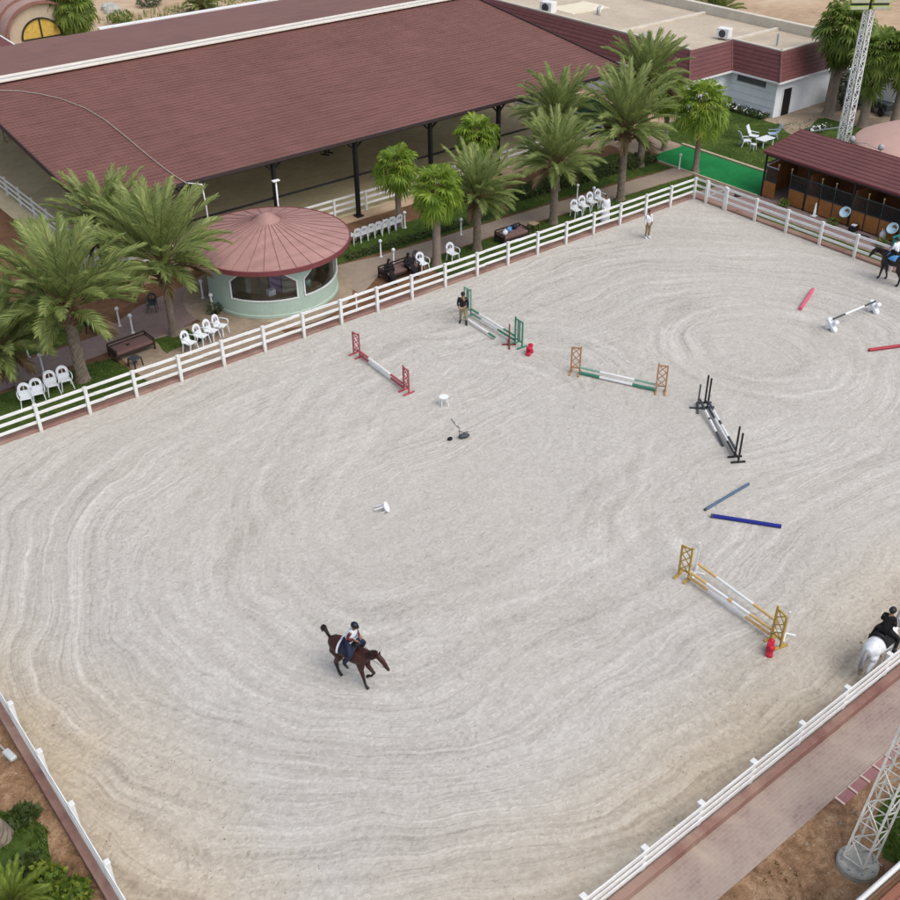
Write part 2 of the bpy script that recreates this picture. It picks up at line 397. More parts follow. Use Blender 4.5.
    h = t.math('ADD', t.math('MULTIPLY', st, t.math('MULTIPLY', patch, .7)), t.math('ADD', t.math('MULTIPLY', mid, .9), t.math('ADD', t.math('MULTIPLY', fine, .8), t.math('MULTIPLY', hp, t.math('MULTIPLY', churn, .35)))))
    t.bump(h, .75, .09); return t.m
ARENA = arena_mat()

# ------------------------------------------------------------------ ground sheets
gm = MB(); N = 60; S0 = (-420, 620)
gv = [S0[0] + (S0[1] - S0[0]) * i / N for i in range(N + 1)]
sheet('ground', [(-700, -500), (900, -500), (900, 1300), (-700, 1300)], -.02, DESERT)
AX0, AY0 = -50.05, -31.7
sheet('arena_sand', [(AX0 - .1, AY0 - .1), (.08, AY0 - .1), (.08, .08), (AX0 - .1, .08)], .0, ARENA)
# kerb strips outside the fence line
kb = MB()
for x0, x1, y0, y1 in ((AX0 - .52, .52, .06, .52), (.06, .52, AY0 - .52, .06), (AX0 - .34, .06, AY0 - .34, AY0 - .09), (AX0 - .34, AX0 - .09, AY0 - .09, .06)):
    kb.box(((x0 + x1) / 2, (y0 + y1) / 2, .02 if y1 > 0 and y0 > -1 or x0 > -1 else .1), (x1 - x0, y1 - y0, .20 if y1 > 0 and y0 > -1 or x0 > -1 else .40))
kb.build('kerb', KERB, kind='structure', bevel=.015)
def wob(pts, amp, step=.5, seed=1):
    out = []; r = random.Random(seed); n = len(pts)
    for i in range(n):
        a, b = Vector(pts[i]), Vector(pts[(i + 1) % n]); L = (b - a).length; m = max(1, int(L / step))
        for k in range(m):
            p = a.lerp(b, k / m); q = mnoise.noise_vector(Vector((p.x * .7, p.y * .7, seed))) * amp; out.append((p.x + q.x, p.y + q.y))
    return out
sheet('front_paving', [(-60, -33.5), (-10, -33.5), (-10, AY0 - .3), (-60, AY0 - .3)], .004, PAVEFRONT)
sheet('front_soil', wob([(-60, -60), (0, -60), (0, -33.5), (-60, -33.5)], .0, 4)[:], .0, SOIL)
ks = MB()
for i in range(26):
    x = -32.3 + i * .62; ks.box((x, -33.66, .0), (.60, .34, .1))
ks.build('kerb_stones', KERBSTONE, kind='structure', bevel=.02)
sheet('left_soil', [(-75, -45), (AX0 - .3, -45), (AX0 - .3, .5), (-75, .5)], -.009, SOIL)
# behind the back fence
sheet('hall_yard_soil', [(-60, .5), (3.4, .5), (3.4, 10.9), (-60, 10.9)], -.008, SOILDARK)
sheet('garden_soil', [(-37.6, .5), (-30, .5), (-30, 4.9), (-37.6, 4.9)], -.004, ROUGHPATH)
sheet('path_paving', wob([(-60, 4.6), (-44, 4.6), (-37.5, 4.9), (-34, 4.8), (-31, 6), (-31.2, 9.4), (-34.5, 8.6), (-37.5, 6.9), (-44, 6.6), (-60, 6.6)], .06, 1), .004, PAVE)
sheet('kiosk_apron', [(-28.2 + 4.6 * math.cos(a * math.pi / 16), 5.7 + 4.6 * math.sin(a * math.pi / 16)) for a in range(32)], .008, ROUGHPATH)
sheet('right_path', wob([(-24.5, 2.2), (-22.5, 3.5), (-13, 3.7), (-4, 3.3), (3.4, 2.9), (3.4, 4.6), (-3.5, 5.0), (-13, 5.4), (-20.8, 5.7), (-24.5, 6.4)], .06, 1), .004, PAVETAN)
lawn_polys = {
    'left_lawn': wob([(-60, .55), (-37.6, .55), (-37.9, 4.3), (-43.5, 4.4), (-60, 4.4)], .2, .6, 2),
    'left_back_lawn': wob([(-60, 6.8), (-44, 6.8), (-38.6, 7.0), (-37.0, 9.2), (-60, 10.4)], .3, .6, 5),
    'tree_pit_lawn': wob([(-35.6, 3.0), (-33.6, 3.0), (-33.6, 4.6), (-35.6, 4.6)], .3, .4, 6),
    'fence_lawn': wob([(-19.8, .55), (3.2, .55), (3.2, 2.8), (-4, 3.2), (-13, 3.6), (-19.4, 3.4)], .15, .6, 3),
    'hall_lawn': wob([(-24.0, 6.4), (-20, 5.9), (-13, 5.6), (-3.5, 5.2), (3.3, 4.8), (3.3, 9.3), (-13, 8.9), (-23.5, 8.4)], .2, .7, 8),
    'east_lawn': wob([(7.5, -3), (7.5, 11.5), (16.6, 11.5), (16.4, 6.2), (20.5, 4.6), (20.8, -3)], .15, .8, 9),
    'right_fence_lawn': wob([(.55, -40), (1.5, -40), (1.5, -4.2), (.55, -4.2)], .12, .5, 10),
}
for i, (n, p) in enumerate(lawn_polys.items()): sheet(n, p, .008 + i * .001, LAWN)
sheet('turf_carpet', [(3.62, -2.3), (7.3, -2.3), (7.3, 7.3), (3.62, 7.3)], .012, TURF)
sheet('stable_yard_paving', [(.5, -60), (24.8, -60), (24.8, -2.3), (3.4, -2.3), (3.4, 2.8), (.5, 2.8)], .002, PAVE)
sheet('east_yard', [(3.4, -2.3), (24.8, -2.3), (24.8, 12), (3.4, 12)], -.012, ROUGHPATH)
tk = MB(); tk.box((7.4, 2.4, .05), (.22, 10.2, .16)); tk.box((3.5, 2.4, .02), (.14, 9.4, .1)); tk.build('turf_kerb', PALETAN, kind='structure', bevel=.015)
ep = MB()
sheet('garden_path', wob([(16.5, 5.9), (17.4, 7.0), (25, 7.0), (25, 5.4), (20.2, 5.0), (17.5, 3.9), (15.2, 3.2), (15.4, 4.3)], .1, .6, 11), .02, ROUGHPATH)
sheet('hall_floor', [(-35.3, 11.9), (5.0, 11.9), (5.0, 46.5), (-35.3, 46.5)], .004, HALLSAND)
sheet('hall_side_yard', [(-60, 10.9), (-35.3, 10.9), (-35.3, 60), (-60, 60)], -.004, SOILDARK)
# sandy rise behind the compound: one gently rolling sheet
hm = MB(); nx, ny = 70, 50; vs = []; fs = []
for j in range(ny + 1):
    for i in range(nx + 1):
        x = -200 + 420 * i / nx; y = 72 + 300 * (j / ny) ** 1.4
        q = Vector((x * .02, y * .02, 3.1)); r = max(0, min(1, (y - 74) / 60))
        vs.append((x, y, -.3 + r * (1.6 + 2.2 * mnoise.noise(q)) + .35 * mnoise.noise(q * 6) * min(1, r * 4)))
for j in range(ny):
    for i in range(nx):
        a = j * (nx + 1) + i; fs.append((a, a + 1, a + nx + 2, a + nx + 1))
hm.add(vs, fs); hm.build('hills', HILLMAT, smooth=True, kind='structure')

# ------------------------------------------------------------------ grass (uncountable): tufts over each lawn
def inpoly(x, y, P):
    c = False; j = len(P) - 1
    for i in range(len(P)):
        if (P[i][1] > y) != (P[j][1] > y) and x < (P[j][0] - P[i][0]) * (y - P[i][1]) / (P[j][1] - P[i][1]) + P[i][0]: c = not c
        j = i
    return c
GRASS = leafmat('grass_blades', srgb(60, 84, 30), srgb(102, 128, 52), srgb(144, 152, 86))
GRASSY = leafmat('yellow_grass_blades', srgb(80, 108, 34), srgb(128, 152, 62), srgb(168, 164, 98))
def grass(name, P, dens, hmin, hmax, m, seed, clear=None):
    r = random.Random(seed); xs = [p[0] for p in P]; ys = [p[1] for p in P]
    x0, x1, y0, y1 = max(min(xs), -54), min(max(xs), 24), max(min(ys), -40), max(ys); b = MB()
    for _ in range(int((x1 - x0) * (y1 - y0) * dens)):
        x, y = r.uniform(x0, x1), r.uniform(y0, y1)
        if not inpoly(x, y, P): continue
        if mnoise.noise(Vector((x * .8, y * .8, seed))) < -.28: continue
        for k in range(4):
            a = r.uniform(0, 6.28); h = r.uniform(hmin, hmax); w = r.uniform(.012, .03); l = r.uniform(.02, .09)
            ox, oy = x + r.uniform(-.07, .07), y + r.uniform(-.07, .07); c, s = math.cos(a), math.sin(a)
            b.add([(ox - s * w, oy + c * w, 0), (ox + s * w, oy - c * w, 0), (ox + c * l, oy + s * l, h)], [(0, 1, 2)])
    o = b.build(name, m); o['kind'] = 'stuff'; o['label'] = {'grass': 'short green lawn grass growing behind the white fences'}.get(name, 'grass'); o['category'] = 'grass'; return o
gb = 0
for i, (n, p) in enumerate(lawn_polys.items()):
    o = grass('grass', p, 22, .05, .13, GRASS, 30 + i)
    o['label'] = {'left_lawn': 'dark green grass behind the back fence around the left palms', 'left_back_lawn': 'green grass beyond the pink path at the left edge',
                  'tree_pit_lawn': 'small grass patch at the foot of the palm beside the kiosk', 'fence_lawn': 'narrow strip of dark grass between back fence and path',
                  'hall_lawn': 'strip of lawn grass between path and riding hall', 'east_lawn': 'lawn grass in front of the white building',
                  'right_fence_lawn': 'thin strip of grass along the fence by the stable'}[n]
bl = wob([(-56, -30), (-51.5, -30), (-51.0, -24), (-51.3, -21.6), (-50.9, -20.3), (-51.5, -18.6), (-51.2, -17.6), (-52.5, -16.6), (-56, -16.5)], .35, .4, 21)
sheet('left_bed', bl, .006, LAWN); grass('grass', wob([(-54, -30), (-51.2, -30), (-50.8, -24), (-51.0, -21.2), (-54, -20.4)], .3, .4, 25), 90, .15, .42, GRASSY, 55)['label'] = 'taller yellow-green grass clumps in the bottom left corner'; o = grass('grass', bl, 60, .08, .26, GRASS, 51); o['label'] = 'rough tufted grass on orange soil at the bottom left'
br_ = wob([(-32.3, -34.55), (-28, -34.0), (-28, -36.2), (-32.9, -36.3), (-33.2, -35.5)], .25, .4, 22)
sheet('mast_lawn', br_, .012, LAWN); o = grass('grass', br_, 60, .06, .2, GRASS, 52); o['label'] = 'green grass beside the mast at the bottom right corner'
bw = wob([(-8, 60), (8, 60), (10, 74), (-10, 72)], .6, 1, 23)
o = grass('grass', bw, 5, .2, .7, GRASSY, 53); o['label'] = 'scattered pale weeds on the sand behind the hall roof'
dw = wob([(-39, -34.0), (-35.2, -33.9), (-35.5, -36), (-39, -38)], .3, .5, 24)
o = grass('grass', dw, 9, .04, .12, leafmat('dry_weeds', srgb(82, 70, 44), srgb(112, 96, 60)), 54); o['label'] = 'sparse dry weeds on the soil outside the front fence'

def gravel(label, P, n, rmin, rmax, m, seed):
    r = random.Random(seed); xs = [p[0] for p in P]; ys = [p[1] for p in P]; b = MB()
    for _ in range(n):
        x, y = r.uniform(min(xs), max(xs)), r.uniform(min(ys), max(ys)); k = r.uniform(rmin, rmax) * (1 if r.random() < .93 else 2.2); a = r.uniform(0, 6.28)
        if not inpoly(x, y, P) or mnoise.noise(Vector((x * .9, y * .9, seed))) < -.12: continue
        c, q = math.cos(a) * k, math.sin(a) * k
        b.add([(x + c, y + q, 0), (x - q, y + c * .8, 0), (x - c * .9, y - q, 0), (x + q, y - c, 0), (x + c * .2, y, k * .8)], [(0, 1, 4), (1, 2, 4), (2, 3, 4), (3, 0, 4)])
    o = b.build('gravel', m); o['kind'] = 'stuff'; o['label'] = label; o['category'] = 'gravel'
STONES = mat('loose_stones', (.34, .27, .20, 1), .95, .3, 4, island=.55)
gravel('loose stones and litter on the soil below the front paving', [(-42, -40), (-28, -40), (-28, -33.8), (-42, -33.8)], 1500, .015, .05, STONES, 3)
gravel('small stones on the orange soil at the bottom left', [(-54, -30), (-50.6, -30), (-50.6, -12), (-54, -12)], 700, .012, .035, STONES, 4)
gravel('clods of kicked-up sand along the near edges of the arena', [(-49.8, -31.4), (-14, -31.4), (-14, -29.5), (-44, -29), (-47.5, -14), (-49.8, -14)], 1500, .012, .035, mat('sand_clods', (.36, .29, .21, 1), .95, .2, 4, island=.4), 5)
# ------------------------------------------------------------------ white post and rail fences
def fence(label, a, b, ts, h, rails=(.93, .64, .35)):
    """posts at distances ts from a towards b; three rails on the arena side"""
    a, b = Vector(a + (0,)), Vector(b + (0,)); d = (b - a).normalized(); ang = math.atan2(d.y, d.x)
    f = thing('arena_fence', label, 'fence', a, ang, 'white post and rail fences'); L = (b - a).length
    pm = MB(); pm.box((0, 0, h / 2 - .1), (.15, .13, h + .2)); pm.box((0, 0, h + .015), (.18, .16, .05))
    p0 = None
    for t in ts:
        if p0 is None: p0 = pm.build('post', FENCEW, f, bevel=.008); o = p0
        else: o = p0.copy(); COL.objects.link(o); o.parent = f
        o.location = (t, 0, 0)
    for k in rails:
        m = MB(); n = max(1, int(L / 2.4))
        for i in range(n):   # board lengths butt at the posts with tiny unevenness
            x0, x1 = L * i / n, L * (i + 1) / n; z = h * k + rnd.uniform(-.014, .014)
            m.bar((x0, RS * -.085, z), (x1 + .004, RS * -.085, z + rnd.uniform(-.012, .012)), .04, .15)
        m.build('rail', FENCEW, f, bevel=.006)
    return f
RS = 1
SP = 2.095 * 26 / 24
backts = [i * SP for i in range(24)]
fence('long white three-rail fence along the back of the arena, past palms and kiosk', (0, 0), (AX0, 0), [t for t in backts if t < 50], 1.38)
RS = -1
fence('white three-rail fence on the right side of the arena, before the stable', (0, -2.55), (0, -36), [0, 2.28, 4.6, 7.0, 9.35, 11.7, 14.05, 16.4, 18.75, 21.1], 1.42)
RS = 1
xt = [at(u, v, 1.2).x for u, v in ((713, 812), (764.4, 769), (811, 729), (855.6, 692))]
sp = (xt[3] - xt[0]) / 3; x0 = xt[0]
while x0 - sp > AX0: x0 -= sp
fence('white three-rail fence along the near side of the arena, at the bottom right', (AX0, AY0), (-14, AY0), [0] + [x0 - AX0 + sp * i for i in range(15)], 1.17, (.93, .68, .43))
yt = [at(u, v, 1.2).y for u, v in ((6.6, 704.5), (34, 753), (64, 806), (99, 866))]
sp2 = (yt[0] - yt[3]) / 3; y0 = yt[0]
while y0 + sp2 < -.6: y0 += sp2
RS = 1
fence('white three-rail fence at the bottom left corner, beside orange soil', (AX0, -.0), (AX0, AY0), [-y0 + sp2 * i for i in range(14) if -y0 + sp2 * i < 31.2], 1.17, (.93, .68, .43))
# gate near the back right corner
g = thing('arena_gate', 'small white gate between two posts at the back right arena corner', 'gate', (0, -.02, 0), -math.pi / 2)
m = MB(); 
for x in (.95, 2.42): m = MB(); m.box((x, 0, .72), (.16, .15, 1.56)); m.build('gate_post', FENCEW, g, bevel=.008)
m = MB()
for k in (.93, .64, .35): m.box((.48, .07, 1.42 * k), (.9, .04, .14))
m.build('side_rail', FENCEW, g, bevel=.006)
m = MB()
for k in (.93, .64, .35): m.box((1.68, .1, 1.42 * k - .02), (1.34, .04, .13))
m.bar((1.08, .13, .5), (2.3, .13, 1.3), .04, .1); m.box((1.06, .1, .9), (.07, .05, 1.0)); m.box((2.3, .1, .9), (.07, .05, 1.0))
m.build('gate_leaf', FENCEW, g, bevel=.006)

# ------------------------------------------------------------------ riding hall
HX0, HX1, HE, HR, HB, ZE, ZR = -35.3, 5.0, 11.1, 29.0, 46.9, 5.0, 7.2
hall = thing('riding_hall', 'huge open-sided riding hall with red-brown tiled roof and pale ridge', 'hall', ((HX0 + HX1) / 2, (HE + HB) / 2, 0))
hl = hall.location
def hloc(p): return (p[0] - hl[0], p[1] - hl[1], p[2])
def roof_slope(name, ya, za, yb, zb, n, material, step):
    m = MB(); prof = []
    for i in range(n):
        t0, t1 = i / n, (i + 1) / n
        prof.append((ya + (yb - ya) * t0, za + (zb - za) * t0 + step)); prof.append((ya + (yb - ya) * t1, za + (zb - za) * t1))
    # upper surface, stepped tile courses; then a soffit 0.14 m below
    xs = [HX0, HX1]; vs = []; fs = []
    for x in xs:
        for y, z in prof: vs.append(hloc((x, y, z)))
    k = len(prof)
    for i in range(k - 1): fs.append((i, i + 1, k + i + 1, k + i))
    o = len(vs)
    for x in xs: vs += [hloc((x, ya, za - .14)), hloc((x, yb, zb - .14))]
    fs += [(o, 0, k, o + 2)]
    sf = MB(); sf.add(vs[o:], [(0, 2, 3, 1)]); sf.build('soffit', WHITE, hall)
    # verge boards
    m.add(vs, fs); return m.build(name, material, hall)
roof_f = roof_slope('front_roof', HE, ZE, HR, ZR, 46, ROOF, .034)
roof_b = roof_slope('back_roof', HB, ZE, HR, ZR, 46, ROOFMATT, .012)
m = MB()
for x in (HX0 - .03, HX1 + .03):
    m.bar(hloc((x, HE, ZE - .03)), hloc((x, HR, ZR - .03)), .06, .3); m.bar(hloc((x, HB, ZE - .03)), hloc((x, HR, ZR - .03)), .06, .3)
m.bar(hloc((HX0, HE - .03, ZE - .06)), hloc((HX1, HE - .03, ZE - .06)), .05, .2)
m.build('verge_board', mat('dark_verge', (.05, .035, .035, 1), .6, .2, 3), hall)
m = MB()
for y0, w in ((HR - .42, .42), (HR + .42, .42)): m.box(hloc(((HX0 + HX1) / 2, y0, ZR + .12)), (HX1 - HX0, w, .1))
rs = m.build('ridge_skylight', CREAM, hall, bevel=.01)
m = MB(); m.box(hloc(((HX0 + HX1) / 2, HR, ZR + .08)), (HX1 - HX0, .4, .08)); m.build('ridge_gutter', GREYMET, rs)
m = MB(); m.box(hloc((-8, HB + .28, ZE + .02)), (22, .5, .22)); m.build('gutter', WHITE, hall, bevel=.02)
colx = [-34.9, -29.64, -24.0, -18.3, -12.55, -6.85, -1.1, 4.6]
cm = MB(); cm.box((0, 0, 2.45), (.2, .26, 4.9)); cm.box((0, 0, 2.45), (.3, .03, 4.9)); cm.box((0, 0, .03), (.5, .5, .07))
for a in (-1, 1): cm.bar((0, 0, 4.2), (a * .7, 0, 4.85), .08, .1)
c0 = None
for yy in (11.45, 46.3):
    for x in colx:
        if c0 is None: c0 = cm.build('column', BLACK, hall); c = c0
        else: c = c0.copy(); COL.objects.link(c); c.parent = hall
        c.location = hloc((x, yy, 0))
m = MB()
for yy in (11.45, 46.3):
    m.box(hloc(((HX0 + HX1) / 2, yy, 4.78)), (HX1 - HX0 - .2, .12, .22))
for x in colx:
    m.bar(hloc((x, 11.45, 4.75)), hloc((x, HR, 6.9)), .14, .26); m.bar(hloc((x, 46.3, 4.75)), hloc((x, HR, 6.9)), .14, .26)
m.build('rafter', BLACK, hall)
m = MB(); m.box(hloc((-15.1, 11.62, 2.55)), (39.6, .07, .12)); m.build('girt', BLACK, hall)
# inner fence of the hall: front run and left run
def small_fence(name, label, a, b, n, h=1.25):
    a, b = Vector(a + (0,)), Vector(b + (0,)); d = b - a
    f = thing(name, label, 'fence', a, math.atan2(d.y, d.x)); L = d.length
    pm = MB(); pm.box((0, 0, h / 2), (.12, .12, h)); p0 = None
    for i in range(n + 1):
        if p0 is None: p0 = pm.build('post', WHITE, f, bevel=.006); o = p0
        else: o = p0.copy(); COL.objects.link(o); o.parent = f
        o.location = (L * i / n, 0, 0)
    for k in (.93, .62, .31):
        m = MB(); m.box((L / 2, .08, h * k), (L, .04, .14)); m.build('rail', WHITE, f, bevel=.005)
    return f
small_fence('hall_fence', 'white three-rail fence just inside the front columns of the riding hall', (-34, 12.0), (4.1, 12.0), 16)
small_fence('hall_fence', 'white three-rail fence across the left end of the riding hall', (-34.1, 12.4), (-34.1, 46), 14)
small_fence('hall_fence', 'pale rail fence before green screen at right end of the hall', (4.1, 46), (4.1, 12.4), 14)
m = MB(); m.box((5.4, 22, 1.0), (.06, 20, 2.0))
tag(m.build('windbreak_screen', mat('green_screen_cloth', (.06, .20, .14, 1), .8, .15, 2)), 'green cloth screen at the right end of the riding hall', 'screen')

# cable lying over the roof, and the lamp post it runs to
def on_roof(u, v, dz=.07):
    z = 6
    for _ in range(30):
        p = at(u, v, z); z = ZE + (p.y - HE) * (ZR - ZE) / (HR - HE) + dz
    return at(u, v, z)
pts = [on_roof(u, v) for u, v in ((-30, 90), (0, 90.5), (20, 91), (40, 94), (60, 98.5), (85, 108), (105, 120), (125, 136), (145, 153), (165, 169), (178, 178), (187, 183.5))]
m = MB(); m.tube(pts, .035, 6); tag(m.build('roof_cable', mat('pale_cable', (.34, .29, .26, 1), .6, .1, 3), smooth=True), 'thin pale cable snaking down the red-brown hall roof', 'cable')
b = at(206, 222); b.y = 10.6; b = Vector((-29.0, 10.55, 0))
m = MB(); m.tube([(-29.6, 10.95, 4.98), (-28.95, 10.6, 4.85), (-28.9, 10.55, 3.6), (-28.9, 10.55, 0)], .045, 8)
tag(m.build('downpipe', WHITE, smooth=True), 'white bent downpipe at the hall eave behind the kiosk', 'pipe')
# slim floodlight post behind the kiosk
p = Vector((-24.6, 10.2, 0))
t_ = thing('floodlight_post', 'slim white post with small flat lamp head behind the kiosk roof', 'lamp', p)
m = MB(); m.tube([(0, 0, 0), (0, 0, 4.1)], .05, 8); m.build('pole', WHITE, t_, smooth=True)
m = MB(); m.box((0, 0, 4.14), (.45, .22, .08)); m.build('lamp_head', WHITE, t_, bevel=.01)
p = at(56, 192); t_ = thing('floor_lamp', 'small white lamp on the sand under the left roof edge', 'lamp', (-34.75, 13.6, 0))
m = MB(); m.lathe([(.0, 0), (.1, 0), (.1, 4.0), (.0, 4.0)], 8); m.build('pole', GREYMET, t_)
m = MB(); m.lathe([(.0, 4.0), (.2, 4.02), (.22, 4.2), (.08, 4.4), (0, 4.42)], 12); m.build('lamp_head', WHITE, t_, smooth=True)
# jumps and things inside the hall
def hall_jump(label, x, y, rz, m1):
    t = thing('hall_jump_stand', label, 'jump stand', (x, y, 0), rz, 'jump stands inside the hall')
    m = MB(); m.box((0, 0, .6), (.08, .08, 1.2)); m.box((.5, 0, .6), (.08, .08, 1.2)); m.build('upright', m1, t)
    m = MB()
    for z in (.3, .7, 1.1): m.box((.25, 0, z), (.44, .05, .06))
    m.build('rung', m1, t); m = MB(); m.box((0, 0, .04), (.08, .7, .08)); m.box((.5, 0, .04), (.08, .7, .08)); m.build('foot', m1, t)
p = at(325, 155); hall_jump('dark jump stand on the sand inside the hall', p.x, p.y, .4, BLACK)
p = at(298, 158); hall_jump('wooden jump stand lying low inside the hall', p.x, p.y, 1.2, BAMBOO)
p = at(5, 142); hall_jump('pale wooden stand at the left edge beside the hall roof', p.x, p.y, .2, BAMBOO)

# ------------------------------------------------------------------ kiosk
KC = Vector((-27.82, 5.78, 0)); KR = 3.48
k = thing('round_kiosk', 'round mint green kiosk with pinkish cone roof and big windows', 'kiosk', KC)
m = MB(); m.lathe([(KR, 0), (KR + .04, .02), (KR + .04, .16), (KR, .2), (KR, .98), (KR - .18, .98), (KR - .18, 0)], 96); m.build('base_wall', KIOSK, k, smooth=False)
piers = [265, 336, 47, 122, 199]
def ztop(th):
    if 122 < th % 360 < 199: return .98
    d = min(abs((th - p + 180) % 360 - 180) for p in piers); s = R(d) * KR
    if s < .16: return .98
    if s < .95: return 1.95 + (s - .16) / .79 * .62
    return 2.57
m = MB(); NS = 720; ring = []
for i in range(NS):
    th = 360 * i / NS; z = ztop(th); c, s = math.cos(R(th)), math.sin(R(th)); a, b = KR - .01, KR - .19
    ring += [(a * c, a * s, z), (a * c, a * s, 2.98), (b * c, b * s, z), (b * c, b * s, 2.98)]
fs = []
for i in range(NS):
    q, w = i * 4, ((i + 1) % NS) * 4
    fs += [(q, w, w + 1, q + 1), (q + 2, q + 3, w + 3, w + 2), (q, q + 2, w + 2, w)]
m.add(ring, fs); m.build('upper_wall', KIOSK, k)
gl = NT('kiosk_glass'); 
gt = gl.n('ShaderNodeBsdfTransparent'); gt.inputs[0].default_value = (.97, .99, .98, 1); gg = gl.n('ShaderNodeBsdfGlossy', i_Roughness=.03)
fr = gl.n('ShaderNodeFresnel', i_IOR=1.5); mx = gl.n('ShaderNodeMixShader'); gl.l(gl.math('ADD', fr.outputs[0], .03), mx.inputs[0]); gl.l(gt.outputs[0], mx.inputs[1]); gl.l(gg.outputs[0], mx.inputs[2])
gl.l(mx.outputs[0], gl.t.nodes['Material Output'].inputs[0])
for p in (0, 1, 2, 4):
    a0, a1 = piers[p] + 3.4, piers[(p + 1) % 5] + (360 if p in (1, 4) and piers[(p + 1) % 5] < piers[p] else 0) - 3.4
    fr_ = MB(); rr = KR + .012
    out = []
    n = 40
    top = [(a0 + (a1 - a0) * i / n) for i in range(n + 1)]
    P = lambda th, z: (rr * math.cos(R(th)), rr * math.sin(R(th)), z)
    loop = [P(a0, .98)] + [P(a, max(1.9, ztop(a) - .03)) for a in top] + [P(a1, .98)] + [P(a, 1.0) for a in reversed(top[1:-1])]
    for i in range(len(loop)): fr_.bar(loop[i], loop[(i + 1) % len(loop)], .07, .07)
    w = fr_.build('window', WHITE, k)
    g_ = MB(); rr2 = KR - .1; vs = []; fs = []
    for a in top: vs += [(rr2 * math.cos(R(a)), rr2 * math.sin(R(a)), .98), (rr2 * math.cos(R(a)), rr2 * math.sin(R(a)), ztop(a) + .02)]
    for i in range(n): fs.append((2 * i, 2 * i + 2, 2 * i + 3, 2 * i + 1))
    g_.add(vs, fs); g_.build('pane', gl.m, w)
RK = 4.32
m = MB(); prof = [(RK, 2.98), (RK - .01, 3.02), (RK * .5, 3.55), (.95, 3.93), (.72, 4.02), (.35, 4.32), (.001, 4.46)]
m.lathe(prof, 64); kr = m.build('roof', KROOF, k)
m = MB(); m.lathe([(RK - .01, 2.97), (RK - .5, 2.86), (.1, 2.95)], 64); m.build('ceiling_lining', WHITE, k)
m = MB()
for i in range(32):
    a = 2 * math.pi * i / 32; c, s = math.cos(a), math.sin(a)
    m.tube([(q * c, q * s, z + .015) for q, z in prof[1:5]], .014, 4, cap=False)
m.build('seam', mat('seam_metal', (.22, .10, .098, 1), .5, .1, 3), kr)
m = MB(); m.lathe([(RK + .03, 2.78), (RK + .05, 2.8), (RK + .05, 3.04), (RK - .02, 3.05), (RK - .05, 2.8), (RK + .03, 2.78)], 96); m.build('fascia', FASCIA, k)
m = MB(); m.lathe([(KR - .2, .06), (.01, .06)], 48); m.build('floor', mat('kiosk_floor', (.60, .54, .42, 1), .6, .15, 2), k)
# counter and things seen through the kiosk windows
m = MB()
for a in range(200, 300, 4):
    m.box(((KR - .7) * math.cos(R(a)), (KR - .7) * math.sin(R(a)), .5), (.55, .2, .88), R(a))
m.build('counter', BAMBOO, k)
def at_k(ang, r, z): return KC + Vector((r * math.cos(R(ang)), r * math.sin(R(ang)), z))
m = MB(); m.box((0, 0, .16), (.4, .32, .32)); tag(m.build('counter_box', WHITEPL, bevel=.02), 'white box on the kiosk counter behind the left window', 'box', loc=at_k(238, 2.6, .94))
m = MB(); m.lathe([(0, 0), (.16, 0), (.18, .3), (.1, .36), (0, .36)], 14); tag(m.build('counter_jar', TEALP, smooth=True), 'pale jar on the kiosk counter behind the right window', 'jar', loc=at_k(285, 2.6, .94))
t_ = thing('display_fridge', 'lilac fronted display cabinet inside the kiosk beside the pier', 'cabinet', at_k(246, 1.0, .06), R(246))
m = MB(); m.box((0, 0, .9), (.6, .7, 1.8)); m.build('body', DARKGREY, t_, bevel=.02)
m = MB(); m.box((.31, 0, .95), (.02, .56, 1.5)); m.build('door', LILAC, t_)
t_ = thing('kiosk_shelf', 'dark shelf stack against the far kiosk wall', 'shelf', at_k(80, 2.5, .06), R(80))
m = MB(); m.box((0, 0, .8), (.4, 2.2, 1.6)); m.build('body', DARKWOOD, t_)
for z in (.5, 1.0, 1.5):
    m = MB()
    for i in range(9): m.box((-.22, -.95 + i * .235, z), (.12, .13, .2))
    m.build('goods', [BAMBOO, RED, WHITEPL, TEAL][int(z * 2) % 4], t_)

